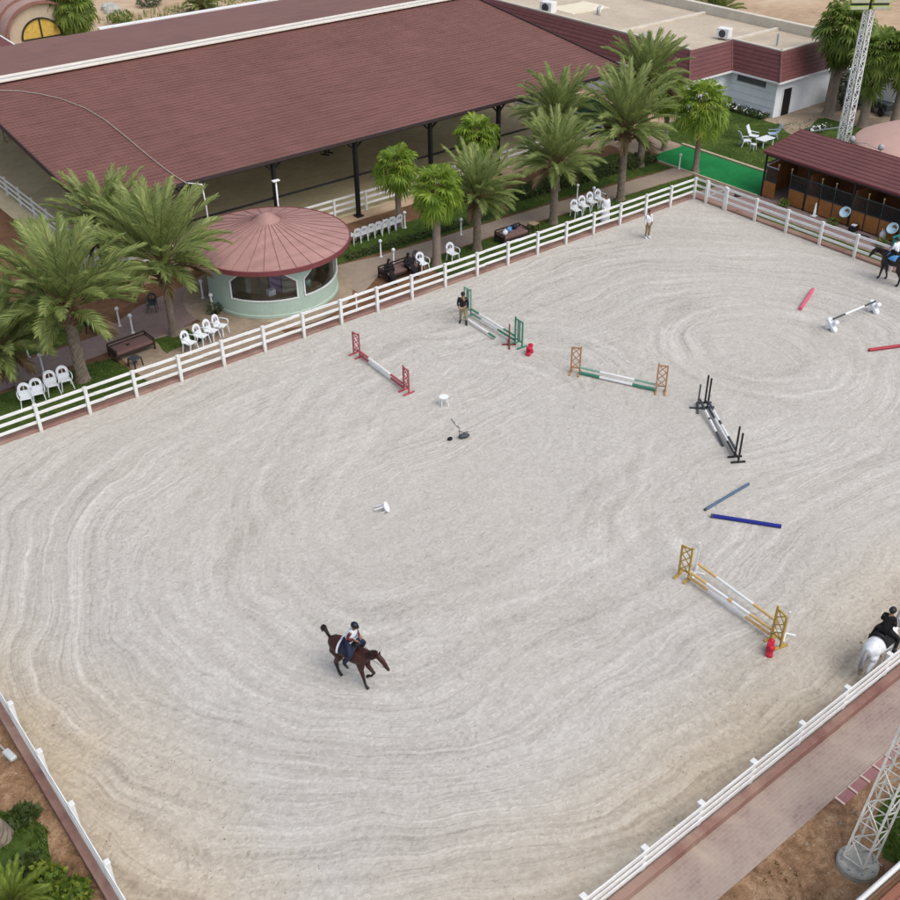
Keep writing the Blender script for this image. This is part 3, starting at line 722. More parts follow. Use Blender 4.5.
# ------------------------------------------------------------------ palms
DATE = leafmat('date_frond', (.19, .26, .085, 1), (.35, .43, .15, 1), (.54, .54, .22, 1))
FAN = leafmat('fan_leaf', (.11, .20, .02, 1), (.26, .38, .045, 1), (.48, .52, .10, 1))
FANDK = leafmat('dark_fan_leaf', (.09, .155, .025, 1), (.21, .295, .055, 1), (.36, .36, .11, 1))
DEAD = leafmat('dead_frond', (.10, .07, .035, 1), (.22, .16, .09, 1))
RACH = mat('frond_stalk', (.19, .17, .07, 1), .6, .15, 3)
STUB = mat('cut_frond_stub', (.20, .12, .06, 1), .8, .3, 6)
TRUNK = mat('palm_trunk', (.22, .18, .14, 1), .95, .35, 3.5, bump=.9, bscale=11)
TRUNKTAN = mat('smooth_palm_trunk', (.26, .21, .17, 1), .9, .22, 4, bump=.5, bscale=14)
def date_crown(seed, n=58, L=3.1, up=1.0):
    r = random.Random(seed); b = MB(); ga = 2.399963
    for i in range(n):
        t = i / (n - 1); az = i * ga + r.uniform(-.25, .25)
        el = R(86 - 84 * t + r.uniform(-8, 8)); ln = L * (.62 + .5 * math.sin(math.pi * min(1, .25 + t * .75))) * r.uniform(.85, 1.08)
        droop = R(22 + 36 * t + r.uniform(-8, 14)); dead = t > .93
        h = Vector((math.cos(az), math.sin(az), 0)); side = Vector((-h.y, h.x, 0)); twist = r.uniform(-.35, .35)
        p = h * .12 + Vector((0, 0, .25 - .45 * t)); pts = [p.copy()]; dirs = []; ns = 13
        for s in range(ns):
            e = el - droop * (s / ns) ** 1.5; d = h * math.cos(e) + Vector((0, 0, math.sin(e))); dirs.append(d); p = p + d * (ln / ns); pts.append(p.copy())
        b.tube(pts, [.035 * (1 - .85 * s / ns) + .006 for s in range(ns + 1)], 3, 2 if dead else 1, cap=False)
        nl = 36
        for q in range(nl):
            u = .2 + .8 * (q + r.uniform(-.3, .3)) / nl
            u = min(.995, max(.18, u)); k = u * ns; j = min(ns - 1, int(k)); base = pts[j].lerp(pts[j + 1], k - j); d = dirs[j]
            up_ = side.cross(d).normalized()
            if up_.z < 0 and el < 1.2: up_ = -up_
            ll = (.66 * math.sin(math.pi * (.12 + .80 * u)) + .14) * r.uniform(.8, 1.12) * (L / 3.1)
            for sg in (-1, 1):
                sd = (side * sg * math.cos(twist) + up_ * (math.sin(twist) * sg)).normalized()
                ld = (d * (.95 + .55 * u) + sd * (.85 - .4 * u) + up_ * r.uniform(.12, .45)).normalized()
                wv = d.cross(ld).cross(ld).normalized() * .021
                mid = base + ld * ll * .5; tip = base + ld * ll + Vector((0, 0, -.10 * ll - r.uniform(0, .12) * ll))
                b.add([base - wv * .6, base + wv * .6, mid + wv, tip, mid - wv], [(0, 1, 2, 3, 4)], 2 if dead else 0)
    # cut frond bases around the heart
    for i in range(46):
        az = i * ga; z = -.75 + .9 * i / 46; e = R(25 + 30 * i / 46); h = Vector((math.cos(az), math.sin(az), 0)); d = h * math.cos(e) + Vector((0, 0, math.sin(e)))
        a = h * .2 + Vector((0, 0, z)); b.tube([a, a + d * r.uniform(.25, .55)], [.06, .03], 4, 3)
    return b
def fan_crown(seed, n=44, rad=.78, pet=.85, skirt=0, dk=False):
    r = random.Random(seed); b = MB(); ga = 2.399963
    tot = n + skirt
    for i in range(tot):
        t = min(1, i / (n - 1)); az = i * ga + r.uniform(-.3, .3)
        el = R(82 - 120 * t + r.uniform(-9, 9)) if i < n else R(r.uniform(-72, -50)); dead = i >= n and r.random() < .55
        pl = pet * r.uniform(.75, 1.15) * (.8 + .4 * t); h = Vector((math.cos(az), math.sin(az), 0)); side = Vector((-h.y, h.x, 0))
        d = h * math.cos(el) + Vector((0, 0, math.sin(el))); a = h * .1 + Vector((0, 0, .2 - .5 * t - (.5 * r.random() if i >= n else 0)))
        e2 = el - R(16); d2 = h * math.cos(e2) + Vector((0, 0, math.sin(e2))); m1 = a + d * pl * .6; c = m1 + d2 * pl * .4
        b.tube([a, m1, c], [.028, .02, .014], 3, 1, cap=False)
        e3 = el - R(30 + 22 * t); f = h * math.cos(e3) + Vector((0, 0, math.sin(e3))); nrm = side.cross(f); 
        if nrm.z < 0 and abs(e3) < 1.4: nrm = -nrm
        ns = 17; rr = rad * r.uniform(.8, 1.12); roll = r.uniform(-.5, .5)
        sd = (side * math.cos(roll) + nrm * math.sin(roll)).normalized(); nn = f.cross(sd); nn = nn if nn.z > 0 else -nn
        for q in range(ns):
            an = R(-128 + 256 * q / (ns - 1) + r.uniform(-3, 3)); dr = f * math.cos(an) + sd * math.sin(an); dl = rr * (.72 + .28 * math.cos(an * .6)) * r.uniform(.88, 1.08)
            pv = (f * -math.sin(an) + sd * math.cos(an)) * (dl * .085); zz = nn * (.03 if q % 2 else -.02)
            k1 = c + dr * dl * .58 + zz; k2 = c + dr * dl * .88 + Vector((0, 0, -dl * r.uniform(.06, .16))); k3 = c + dr * dl + Vector((0, 0, -dl * r.uniform(.22, .5)))
            b.add([c, k1 - pv, k2 - pv * .5, k3, k2 + pv * .5, k1 + pv], [(0, 1, 2, 3, 4, 5)], 2 if dead else 0)
    for i in range(24):
        az = i * ga; h = Vector((math.cos(az), math.sin(az), 0)); a = h * .14 + Vector((0, 0, -.55 + .6 * i / 24)); b.tube([a, a + h * .22 + Vector((0, 0, .28))], [.045, .02], 4, 3)
    return b
dm = [DATE, RACH, DEAD, STUB]; fm = [FAN, RACH, DEAD, STUB]; fdk = [FANDK, RACH, DEAD, STUB]
DC = [date_crown(s, 60, 3.1).build('crown', dm).data for s in (1, 2, 3)]
FC = [fan_crown(s).build('crown', fm).data for s in (11, 12, 13)]
FS = [fan_crown(s, 56, .9, .95, 12, True).build('crown', fdk).data for s in (21, 22)]
DCY = DC[2].copy(); DCY.materials[0] = leafmat('young_frond', (.14, .21, .03, 1), (.28, .38, .07, 1), (.42, .46, .12, 1))
for o in [o for o in bpy.data.objects if o.name.startswith('crown')]: bpy.data.objects.remove(o)
def trunk(h, r0, r1, kind, lean, seed, parent):
    r = random.Random(seed); b = MB(); n = 16; ring = int(h / .11) + 2; vs = []; fs = []
    for i in range(ring + 1):
        t = i / ring; rad = r0 + (r1 - r0) * t + (.12 * math.exp(-t * h / .22)); z = t * h - .05
        ox, oy = lean[0] * t * t, lean[1] * t * t
        for q in range(n):
            a = 2 * math.pi * q / n
            if kind == 'date': rr = rad * (1 + .13 * ((i + q) % 2) + r.uniform(-.05, .05))
            else: rr = rad * (1 + .03 * (i % 2) + r.uniform(-.02, .02))
            vs.append((ox + rr * math.cos(a), oy + rr * math.sin(a), z))
    for i in range(ring):
        for q in range(n): fs.append((i * n + q, i * n + (q + 1) % n, (i + 1) * n + (q + 1) % n, (i + 1) * n + q))
    fs.append(tuple(ring * n + q for q in range(n)))
    b.add(vs, fs); return b.build('trunk', TRUNK if kind == 'date' else TRUNKTAN, parent, smooth=(kind != 'date'))
def palm(name, label, xy, h, kind, mesh, scale=1, rz=0, r0=.2, r1=.17, lean=(0, 0), seed=0, tilt=(0, 0)):
    t = thing(name, label, 'palm tree', (xy[0], xy[1], 0), 0, 'palm trees around the arena')
    trunk(h, r0, r1, kind, lean, seed, t)
    c = bpy.data.objects.new('crown', mesh); COL.objects.link(c); c.parent = t; c.location = (lean[0], lean[1], h); c.rotation_euler = (tilt[0], tilt[1], rz); c.scale = (scale,) * 3
    return t
palm('date_palm', 'largest date palm, rough pale trunk, beside four white chairs at left', at(83, 380), 3.9, 'date', DC[0], 1.28, .3, .27, .24, seed=1)
palm('date_palm', 'date palm half cut by the left edge, thin trunk by the first chairs', at(22, 390), 2.35, 'date', DC[1], .95, 1.7, .2, .18, (-.35, .1), seed=2, tilt=(0, -.15))
palm('date_palm', 'date palm left of the round kiosk, fronds over its roof', at(174, 335), 4.0, 'date', DC[2], 1.2, .9, .18, .16, seed=3)
palm('date_palm', 'date palm behind the two large left ones, crown over the hall corner', at(118, 290), 3.4, 'date', DC[1], 1.0, 2.9, .2, .18, seed=4)
palm('fan_palm', 'bright green fan palm right of the kiosk, left one of a pair', at(399, 226), 3.7, 'fan', FC[0], 1.0, .2, .2, .15, seed=5)
palm('fan_palm', 'bright green fan palm with straight tan trunk, right one of a pair', at(437, 265), 4.5, 'fan', FC[1], 1.02, 1.3, .24, .21, seed=6)
palm('fan_palm', 'yellow-green fan palm standing behind a date palm against the roof', at(477, 200), 4.2, 'fan', FC[2], 1.0, 2.0, .2, .16, seed=7)
palm('date_palm', 'small date palm just right of the fan palm pair, thick trunk', at(477, 250), 3.2, 'date', DC[1], .92, .4, .22, .2, seed=8)
palm('date_palm', 'date palm with curved trunk in front of the dark hedge, middle of the row', at(553, 223), 3.75, 'date', DC[0], 1.0, 2.2, .22, .2, seed=9)
palm('date_palm', 'date palm with tall bright crown behind the white-robed man', at(620, 200), 4.6, 'date', DC[2], 1.14, 3.6, .22, .2, seed=10)
palm('date_palm', 'grey-green date palm crown against the hall eave, behind the middle palm', at(556, 190), 4.6, 'date', DC[1], 1.0, 4.2, .2, .18, seed=11)
palm('date_palm', 'tallest grey-green date palm overlapping the dark red roof', at(640, 166), 5.5, 'date', DC[0], 1.1, 5.0, .22, .2, seed=12)
palm('fan_palm', 'small yellow-green fan palm peeping out behind the tallest date palm', at(664, 150), 3.9, 'fan', FC[1], 1.0, 3.0, .18, .15, seed=13)
palm('fan_palm', 'fan palm on the green turf beside the arena corner', at(695, 172), 4.5, 'fan', FC[2], 1.22, 4.0, .2, .15, seed=14)
palm('fan_palm', 'tall shaggy fan palm at the white building end, left of the mast', at(828, 115), 6.5, 'fan', FS[0], 1.32, 0, .42, .34, (.2, 0), seed=15)
palm('fan_palm', 'shaggy fan palm right of the lattice mast, above the pink tent', at(862, 127), 5.4, 'fan', FS[1], 1.2, 1.1, .36, .3, (.2, 0), seed=16)
palm('fan_palm', 'shaggy fan palm cut by the right edge above the pink tent', at(893, 130), 5.6, 'fan', FS[0], 1.15, 2.1, .36, .3, seed=17)
palm('fan_palm', 'green fan palm rising behind the hall roof near the pink vault', at(76, 42), 3.4, 'fan', FS[1], 1.5, .6, .34, .28, seed=18)
palm('date_palm', 'small date palm on the sand beyond the hall ridge', at(203, 14), .8, 'date', DC[2], .8, 1.0, .2, .2, seed=19)
palm('date_palm', 'small date palm on sand beyond the white building', at(713, 26), .9, 'date', DC[1], 1.1, 2.0, .25, .25, seed=20)
palm('date_palm', 'bare thick palm trunk cut by the left edge at the bottom', (-51.95, -19.55), 3.6, 'date', DC[0], .7, 2.0, .32, .28, (-3.2, .9), seed=21, tilt=(0, -.7))
palm('date_palm', 'low bushy date palm at the bottom left corner', at(16, 912), .3, 'date', DCY, .34, .5, .14, .12, seed=22)

# ------------------------------------------------------------------ shrubs and hedges
HEDGE = leafmat('hedge_leaf', (.035, .065, .014, 1), (.08, .115, .03, 1), (.14, .16, .05, 1))
SHRUB = leafmat('shrub_leaf', (.055, .11, .012, 1), (.16, .24, .03, 1), (.42, .36, .06, 1))
OLIVE = leafmat('olive_leaf', (.055, .075, .035, 1), (.12, .145, .075, 1))
def leafcloud(shape, n, size, seed):
    r = random.Random(seed); b = MB()
    for _ in range(n):
        c = Vector(shape(r)); a = Vector((r.gauss(0, 1), r.gauss(0, 1), r.gauss(0, 1))).normalized(); w = a.orthogonal().normalized(); s = size * r.uniform(.6, 1.3)
        b.add([c, c + a * s * .5 + w * s * .3, c + a * s, c + a * s * .5 - w * s * .3], [(0, 1, 2, 3)])
    return b
def hedge(label, a, b_, w, h, seed):
    a, b_ = Vector(a), Vector(b_); d = b_ - a; L = d.length; ang = math.atan2(d.y, d.x)
    t = thing('hedge', label, 'hedge', (a.x, a.y, 0), ang)
    def sh(r):
        x = r.uniform(0, L); hh = h * (.85 + .25 * mnoise.noise(Vector((x * .7, seed, 0)))); f = r.random()
        if f < .5: return (x, r.uniform(-w / 2, w / 2), hh + r.uniform(-.12, .05))
        return (x, (w / 2) * (1 if r.random() < .4 else -1) + r.uniform(-.1, .1), r.uniform(.02, hh))
    leafcloud(sh, int(L * (w + 2 * h) * 260), .16, seed).build('foliage', HEDGE, t)
    m = MB()
    for i in range(int(L / .5)): m.tube([(i * .5 + .2, 0, 0), (i * .5 + .25, .05, h * .8)], .025, 4)
    m.build('stems', DARKWOOD, t); return t
hedge('dark green clipped hedge along the hall side lawn at right', (-10.5, 7.4), (3.3, 6.6), .9, .75, 1)
hedge('low dark hedge strip running between path and lawn, middle', (-22.5, 6.55), (-11.5, 6.1), .5, .22, 2)
def shrub(label, xy, rx, h, material, n, size, seed, name='shrub'):
    t = thing(name, label, 'shrub', (xy[0], xy[1], 0))
    def sh(r):
        v = Vector((r.gauss(0, 1), r.gauss(0, 1), r.gauss(0, 1))).normalized() * r.uniform(.6, 1) ** .5
        k = 1 + .3 * mnoise.noise(v * 2 + Vector((seed, 0, 0))); return (v.x * rx * k, v.y * rx * k, h * .55 + v.z * h * .5 * k)
    leafcloud(sh, n, size, seed).build('foliage', material, t)
    m = MB()
    for i in range(5):
        a = i * 1.3; m.tube([(0, 0, 0), (math.cos(a) * rx * .3, math.sin(a) * rx * .3, h * .4), (math.cos(a) * rx * .6, math.sin(a) * rx * .6, h * .75)], [.03, .02, .01], 5)
    m.build('stems', DARKWOOD, t); return t
shrub('yellow-green shrub beyond the path below the big date palm', at(44, 336), .85, 1.3, SHRUB, 900, .2, 3)
shrub('olive green bush against the white boundary wall by the mast', at(848, 108), 1.3, 2.6, OLIVE, 1500, .24, 5)
shrub('dark bush at the foot of the far boundary wall, right edge', at(897, 112), 1.0, 1.6, OLIVE, 900, .22, 6)
for i, (u, v, l) in enumerate(((783, 207, 'small potted-looking plant in front of the first stall'), (832, 226, 'small plant before the stall with the first basin'), (881, 246, 'small plant beside the white bag before the stable'))):
    shrub(l, at(u, v), .32, .5, SHRUB, 160, .13, 10 + i)
shrub('low spiky plant at the kiosk wall foot, left side', at(216, 313), .4, .5, OLIVE, 160, .16, 15)
shrub('green weedy bush beyond the ridge near the pale sand', at(122, 24), 1.3, 1.2, SHRUB, 500, .25, 17)
shrub('pale bush on the sand between vault and palm', at(58, 12), 1.5, 1.5, OLIVE, 500, .3, 18)
shrub('low pale bush at the far sand above the hall roof', at(150, 6), 1.4, 1.0, OLIVE, 400, .3, 19)
for i, (u, v, rx, h, mt, l) in enumerate(((47, 886, .5, .5, SHRUB, 'leafy yellow-green low bush in the bottom left corner, nearest the fence'), (74, 897, .45, .4, SHRUB, 'low green bush at the bottom edge beside the left fence kerb'), (26, 872, .4, .35, HEDGE, 'dark low bush behind the yellow-green bushes at bottom left'), (24, 818, .35, .25, HEDGE, 'dark low clump beside the cut-off palm trunk at bottom left'))):
    shrub(l, at(u, v), rx, h, mt, 420, .2, 40 + i)
# flowering border at the foot of the white wall
t = thing('flower_bed', 'dark planting strip with white flowers along the white wall foot', 'flower bed', (17.0, 7.2, 0))
def fb(r): return (r.uniform(-.75, .35), r.uniform(.2, 4.6), r.uniform(.02, .35))
leafcloud(fb, 2200, .16, 8).build('foliage', HEDGE, t)
leafcloud(lambda r: (r.uniform(-.8, .3), r.uniform(.2, 4.6), r.uniform(.3, .45)), 90, .16, 9).build('flowers', WHITEPL, t)
t = thing('flower_bed', 'bed with white flowers on the lawn left of the mast', 'flower bed', at(815, 132))
leafcloud(lambda r: (r.uniform(-1.2, 1.6), r.uniform(-.5, .5), r.uniform(.02, .3)), 900, .16, 18).build('foliage', HEDGE, t)
leafcloud(lambda r: (r.uniform(-1.2, 1.6), r.uniform(-.5, .5), r.uniform(.3, .4)), 50, .17, 19).build('flowers', WHITEPL, t)
# rubble on far sand
for i, (u, v) in enumerate(((14, 6), (22, 9), (30, 6), (18, 12), (108, 9), (113, 12), (36, 3))):
    p = at(u, v); m = MB(); m.sphere((0, 0, 0), (1, .8, .6), 10)
    rr = random.Random(i); m.v = [tuple(c * (1 + .35 * mnoise.noise(Vector(q) * 1.4 + Vector((i, 0, 0)))) for c in q) for q in m.v]
    o = m.build('rubble_stone', CONCRETE); o.scale = (.7 + rr.random() * .5,) * 3
    tag(o, 'grey rubble stone on the far sand near the pink vault' if i not in (4, 5) else 'grey rubble stone on the far sand right of the fan palm', 'stone', 'rubble stones near the vault' if i not in (4, 5) else 'rubble stones by the palm', loc=(p.x, p.y, .2))

# ------------------------------------------------------------------ white building with mansard band
wb = thing('white_building', 'long white flat-roofed building with dark red tiled roof band', 'building', (17.4, 7.2, 0))
def wl(p): return (p[0] - 17.4, p[1] - 7.2, p[2])
foot = [(17.4, 7.2), (25.2, 7.2), (25.2, 46), (12.4, 46), (12.4, 11.7), (17.4, 11.7)]
m = MB(); m.prism([wl((x, y, 0))[:2] for x, y in foot], 0, 3.3); m.build('wall', RENDERW, wb)
low = [(16.9, 6.7), (26.0, 6.7), (26.0, 46), (11.9, 46), (11.9, 11.2), (16.9, 11.2)]
top = [(18.1, 7.8), (24.9, 7.8), (24.9, 46), (13.2, 46), (13.2, 12.5), (18.1, 12.5)]
m = MB(); vs = [wl((x, y, 2.9)) for x, y in low] + [wl((x, y, 4.72)) for x, y in top] + [wl((x, y, 2.78)) for x, y in low] + [wl((x, y, 2.78)) for x, y in foot]
fs = []
for i in range(6):
    j = (i + 1) % 6; fs += [(i, j, j + 6, i + 6), (i + 12, j + 12, j, i), (i + 18, j + 18, j + 12, i + 12)]
m.add(vs, fs); m.build('mansard_roof', None or ROOFDARK, wb)
m = MB()
for i in (3, 4, 5, 0): a_, b_ = Vector(wl((low[i][0], low[i][1], 2.8))), Vector(wl((low[(i + 1) % 6][0], low[(i + 1) % 6][1], 2.8))); m.bar(a_, b_, .1, .14)
m.build('eave_trim', WHITE, wb)
# course lines on the band
m = MB()
for kx in range(1, 7):
    t = kx / 7; pl = [Vector(wl((low[i][0] + (top[i][0] - low[i][0]) * t, low[i][1] + (top[i][1] - low[i][1]) * t, 2.9 + 1.82 * t + .012))) for i in range(6)]
    for i in (3, 4, 5, 0, 1): m.bar(pl[i], pl[(i + 1) % 6], .04, .02)
m.build('tile_course', FASCIA, wb)
m = MB()

for i in (4, 5, 0): m = MB(); m.tube([wl((low[i][0], low[i][1], 2.92)), wl((top[i][0], top[i][1], 4.75))], .07, 6); m.build('hip_tile', mat('hip_tile_red', (.17, .07, .065, 1), .6, .2, 4), wb)
m = MB(); inn = [(18.15, 7.85), (24.85, 7.85), (24.85, 45.9), (13.25, 45.9), (13.25, 12.55), (18.15, 12.55)]
m.prism([wl((x, y, 0))[:2] for x, y in inn], 3.31, 4.45); m.build('flat_roof', FLATROOF, wb)
m = MB()
for a, b2, w, hh in (((24.6, 7.9), (24.6, 45.8), .5, .75), ((18.4, 12.9), (24.3, 12.9), .3, .22), ((13.5, 20.5), (24.3, 20.5), .3, .2), ((13.45, 12.7), (13.45, 45.5), .25, .36), ((18.35, 7.95), (18.35, 12.6), .25, .34), ((18.3, 8.0), (24.4, 8.0), .25, .34)):
    m.bar(wl((a[0], a[1], 4.45 + hh / 2)), wl((b2[0], b2[1], 4.45 + hh / 2)), w, hh)
m.build('parapet', mat('pale_parapet', (.60, .56, .48, 1), .85, .12, .7), wb, bevel=.02)
dm_ = MB(); p = wl((18.75, 7.18, 1.02)); dm_.box(p, (1.0, .06, 2.04)); d_ = dm_.build('door', mat('dark_doorway', (.012, .011, .010, 1), .6, .2, 4), wb)
m = MB()
for q in ((-.54, 1.02, .08, 2.12), (.54, 1.02, .08, 2.12)): m.box((p[0] + q[0], p[1] - .02, q[1]), (q[2], .1, q[3]))
m.box((p[0], p[1] - .02, 2.1), (1.0, .1, .08)); m.build('door_frame', WHITE, d_)
m = MB(); m.box(wl((17.38, 9.6, 2.35)), (.06, 2.7, .42)); w_ = m.build('window', mat('dark_glass', (.03, .045, .05, 1), .15, .2, 3), wb)
m = MB(); m.box(wl((17.36, 9.6, 2.10)), (.1, 2.8, .06)); m.box(wl((17.36, 9.6, 2.6)), (.1, 2.8, .06)); m.build('window_frame', GREYMET, w_)
m = MB(); m.box(wl((12.38, 14.2, 1.9)), (.06, 1.4, .9)); w_ = m.build('window', MATS['dark_glass'], wb); m = MB(); m.box(wl((12.36, 14.2, 1.42)), (.1, 1.5, .06)); m.build('window_frame', WHITE, w_)
m = MB()
for z in (.7, 1.25, 1.8): m.box(wl((17.39, 9.4, z)), (.03, 4.2, .02))
m.build('render_joint', mat('joint_grey', (.42, .5, .58, 1), .8, .1, 2), wb)
# rooftop air conditioners, vents
def ac(label, xy, rz, s=1.0):
    t = thing('air_conditioner', label, 'air conditioner', (xy[0], xy[1], 4.45), rz, 'rooftop air conditioners')
    m = MB(); m.box((0, 0, .62 * s), (.9 * s, 1.3 * s, .95 * s)); m.build('body', WHITE, t, bevel=.03)
    m = MB(); m.lathe([(.36 * s, 0), (.36 * s, .05), (.0, .05)], 20); o = m.build('fan_grille', DARKGREY, t); o.rotation_euler = (0, -math.pi / 2, 0); o.location = (-.45 * s, 0, .62 * s)
    m = MB(); m.box((0, -.5 * s, .07), (.8 * s, .1, .14)); m.box((0, .5 * s, .07), (.8 * s, .1, .14)); m.build('base', GREYMET, t)
p = at(724, 36, 4.7); ac('cream air conditioner at the inner roof corner of the white building', p, .2, .8)
p = at(548, 11, 4.7); ac('larger white air conditioner on the flat roof beside the hall', p, .2, .95)
p = at(600, 14, 4.6); t = thing('roof_vent', 'small white roof pipe pair on the flat tan roof', 'vent', (p.x, p.y, 4.45))
m = MB(); m.tube([(0, 0, 0), (0, 0, .5), (.3, 0, .7)], .1, 8); m.build('pipe', WHITE, t, smooth=True); m = MB(); m.tube([(.2, .5, 0), (.2, .5, .5), (.5, .5, .65)], .09, 8); m.build('pipe', GREYMET, t, smooth=True)
p = at(645, 39, 4.5); t = thing('roof_vent', 'low round vent near the red roof edge', 'vent', (p.x, p.y, 4.45)); m = MB(); m.lathe([(.25, 0), (.25, .25), (.4, .28), (.3, .45), (0, .5)], 14); m.build('cowl', GREYMET, t, smooth=True)
p = at(777, 44, 4.6); t = thing('roof_vent', 'thin grey roof post on the pale parapet', 'vent', (p.x, p.y, 4.45)); m = MB(); m.tube([(0, 0, 0), (0, 0, .9)], .08, 8); m.build('pipe', GREYMET, t)
# tarp on roof
p = at(578, 8, 4.5); m = MB(); m.prism(wob([(p.x - 2.0, p.y - 1.4), (p.x + 2.2, p.y - 1.6), (p.x + 2.4, p.y + 1.6), (p.x - 1.8, p.y + 1.8)], .3, .6, 2), 4.452, 4.5); o = m.build('roof_tarp', mat('cream_tarp', (.72, .66, .52, 1), .8, .08, 1)); tag(o, 'pale cream tarpaulin spread on the flat tan roof', 'tarpaulin')
# boundary wall to the right of the building
bw_ = MB(); bw_.box((25.15, -3, 1.25), (.3, 20, 2.5)); bw_.box((25.15, -3, 2.55), (.4, 20, .1))
tag(bw_.build('boundary_wall', RENDERW), 'plain white boundary wall behind the mast and shaggy palms', 'wall')
bw_ = MB(); bw_.box((27.6, 26, .9), (.4, 46, 2.2)); tag(bw_.build('boundary_wall', mat('pale_wall', (.55, .50, .42, 1), .85, .12, .6)), 'long pale wall beyond the flat roof, before the sand', 'wall')
# dark cart
p = at(881, 113); t = thing('garden_cart', 'dark grey cart parked at the foot of the boundary wall', 'cart', p, 1.2)
m = MB(); m.prism([(-1.1, -.5), (1.0, -.5), (1.2, 0), (1.0, .5), (-1.1, .5)], .45, .95); m.build('tray', DARKGREY, t, bevel=.05)
m = MB(); m.tube([(-1.1, -.4, .9), (-1.5, -.3, 1.3), (-1.5, .3, 1.3), (-1.1, .4, .9)], .04, 6); m.build('handle', GREYMET, t)
for x, y in ((-.7, -.58), (.7, -.58), (-.7, .58), (.7, .58)):
    m = MB(); m.lathe([(0, -.08), (.32, -.08), (.36, 0), (.32, .08), (0, .08)], 16); o = m.build('wheel', BLACK, t, smooth=True); o.rotation_euler = (math.pi / 2, 0, 0); o.location = (x, y, .36)

# ------------------------------------------------------------------ stable
st = thing('stable_block', 'low open-fronted stable with dark red roof and orange-brown stalls', 'stable', (3.7, -2.4, 0), -math.pi / 2)
# local x runs along the front (world -Y), local y runs to the back (world +X)
SL = 26.0
m = MB()
n = 9
for i in range(n):
    y0, y1 = .05 + 3.7 * i / n, .05 + 3.7 * (i + 1) / n; z0, z1 = 2.86 + .62 * i / n, 2.86 + .62 * (i + 1) / n
    m.add([(-.25, y0, z0 + .012), (SL, y0, z0 + .012), (SL, y1, z1), (-.25, y1, z1)], [(0, 1, 2, 3)])
    m.add([(-.25, y0, z0 - .0), (SL, y0, z0), (SL, y0, z0 + .03), (-.25, y0, z0 + .03)], [(0, 1, 2, 3)])
m.add([(-.25, .05, 2.74), (SL, .05, 2.74), (SL, 3.75, 3.36), (-.25, 3.75, 3.36)], [(3, 2, 1, 0)])
m.build('roof', ROOFDARK, st)
m = MB(); m.box((SL / 2 - .12, .02, 2.82), (SL + .3, .05, .17)); m.bar((-.28, 0, 2.8), (-.28, 3.78, 3.43), .06, .2); m.box((SL / 2, 3.78, 3.42), (SL + .3, .05, .17)); m.build('fascia', FASCIA, st)
m = MB(); m.box((SL / 2, 3.6, 1.65), (SL, .1, 3.3)); m.build('back_wall', BROWNWALL, st)
WD = 3.25
for i in range(8):
    x = .05 + i * WD
    if x > SL: break
    m = MB(); m.box((x, 1.9, 1.1), (.07, 3.3, 2.2)); m.build('partition', BROWNWALL, st)
    m = MB(); m.box((x, .0, 1.36), (.1, .1, 2.72)); m.build('post', BLACK, st)
    for kx in ((.06, 0.98), (1.04, 1.98), (2.02, 3.19)):
        a, b2 = x + kx[0], x + kx[1]
        if i == 0 and kx[0] == 1.04: continue          # open doorway of the first stall
        pn = MB(); pn.box(((a + b2) / 2, 0, .58), (b2 - a - .04, .06, 1.0)); q = pn.build('stall_panel', STALLWOOD, st, bevel=.01)
        pg = MB(); k2 = int((b2 - a) / .1)
        for s in range(k2 + 1): pg.box((a + .03 + (b2 - a - .06) * s / k2, 0, 1.52), (.022, .022, .85))
        pg.box(((a + b2) / 2, 0, 1.11), (b2 - a, .06, .06)); pg.box(((a + b2) / 2, 0, 1.98), (b2 - a, .06, .06)); pg.box((a, 0, 1.05), (.05, .055, 2.0)); pg.build('grille', GREYMET if False else mat('dark_grille', (.035, .05, .055, 1), .5, .15, 3), q)
    fm_ = MB()
    for kx in (1.0, 2.0):
        fm_.box((x + kx, 0, 2.12), (.05, .05, .3)); fm_.sphere((x + kx, 0, 2.32), .07, 8)
    fm_.build('finial', mat('tan_finial', (.3, .24, .15, 1), .6, .1, 3), st)
m = MB(); m.box((SL / 2, 0, 2.72), (SL, .1, .08)); m.build('beam', BLACK, st)
m = MB(); m.bar((.1, .1, 2.05), (.2, 1.5, 2.2), .05, .05); m.bar((.08, .08, 2.0), (.95, .08, 2.0), .05, .05); m.build('white_pipe', WHITE, st)
def front(u, v, z=0): return at(u, v, z)
for i, (u, v, l) in enumerate(((845, 213, 'pale blue basin hung on the stall front, nearer the arena corner'), (893, 229, 'pale blue basin hung on the stall front at the right edge'))):
    p = at(u, v, .85); t = thing('water_basin', l, 'basin', (3.52, p.y, .85)); m = MB(); m.lathe([(0, -.16), (.22, -.16), (.34, .1), (.36, .12), (.31, .12), (.2, -.1), (0, -.1)], 20); o = m.build('bowl', mat('pale_blue_plastic', (.42, .60, .72, 1), .4, .06, 4), t, smooth=True)
    o.rotation_euler = (0, R(-50), 0); m = MB(); m.tube([(.05, -.25, .05), (.17, -.25, .3), (.17, .25, .3), (.05, .25, .05)], .015, 5); m.build('hanger', GREYMET, t)
p = at(814, 216); t = thing('traffic_cone', 'slim white cone standing before the second stall', 'cone', p); m = MB(); m.lathe([(.14, .03), (.1, .06), (.035, .85), (0, .86)], 12); m.build('body', WHITE, t, smooth=True); m = MB(); m.box((0, 0, .02), (.34, .34, .04)); m.build('base', WHITE, t)
p = at(853, 231); t = thing('tack_box', 'dark box with white lid before the stalls', 'box', p); m = MB(); m.box((0, 0, .18), (.5, .4, .36)); m.build('body', BLACK, t, bevel=.02); m = MB(); m.box((0, 0, .38), (.3, .26, .05)); m.build('lid', WHITEPL, t, bevel=.01)
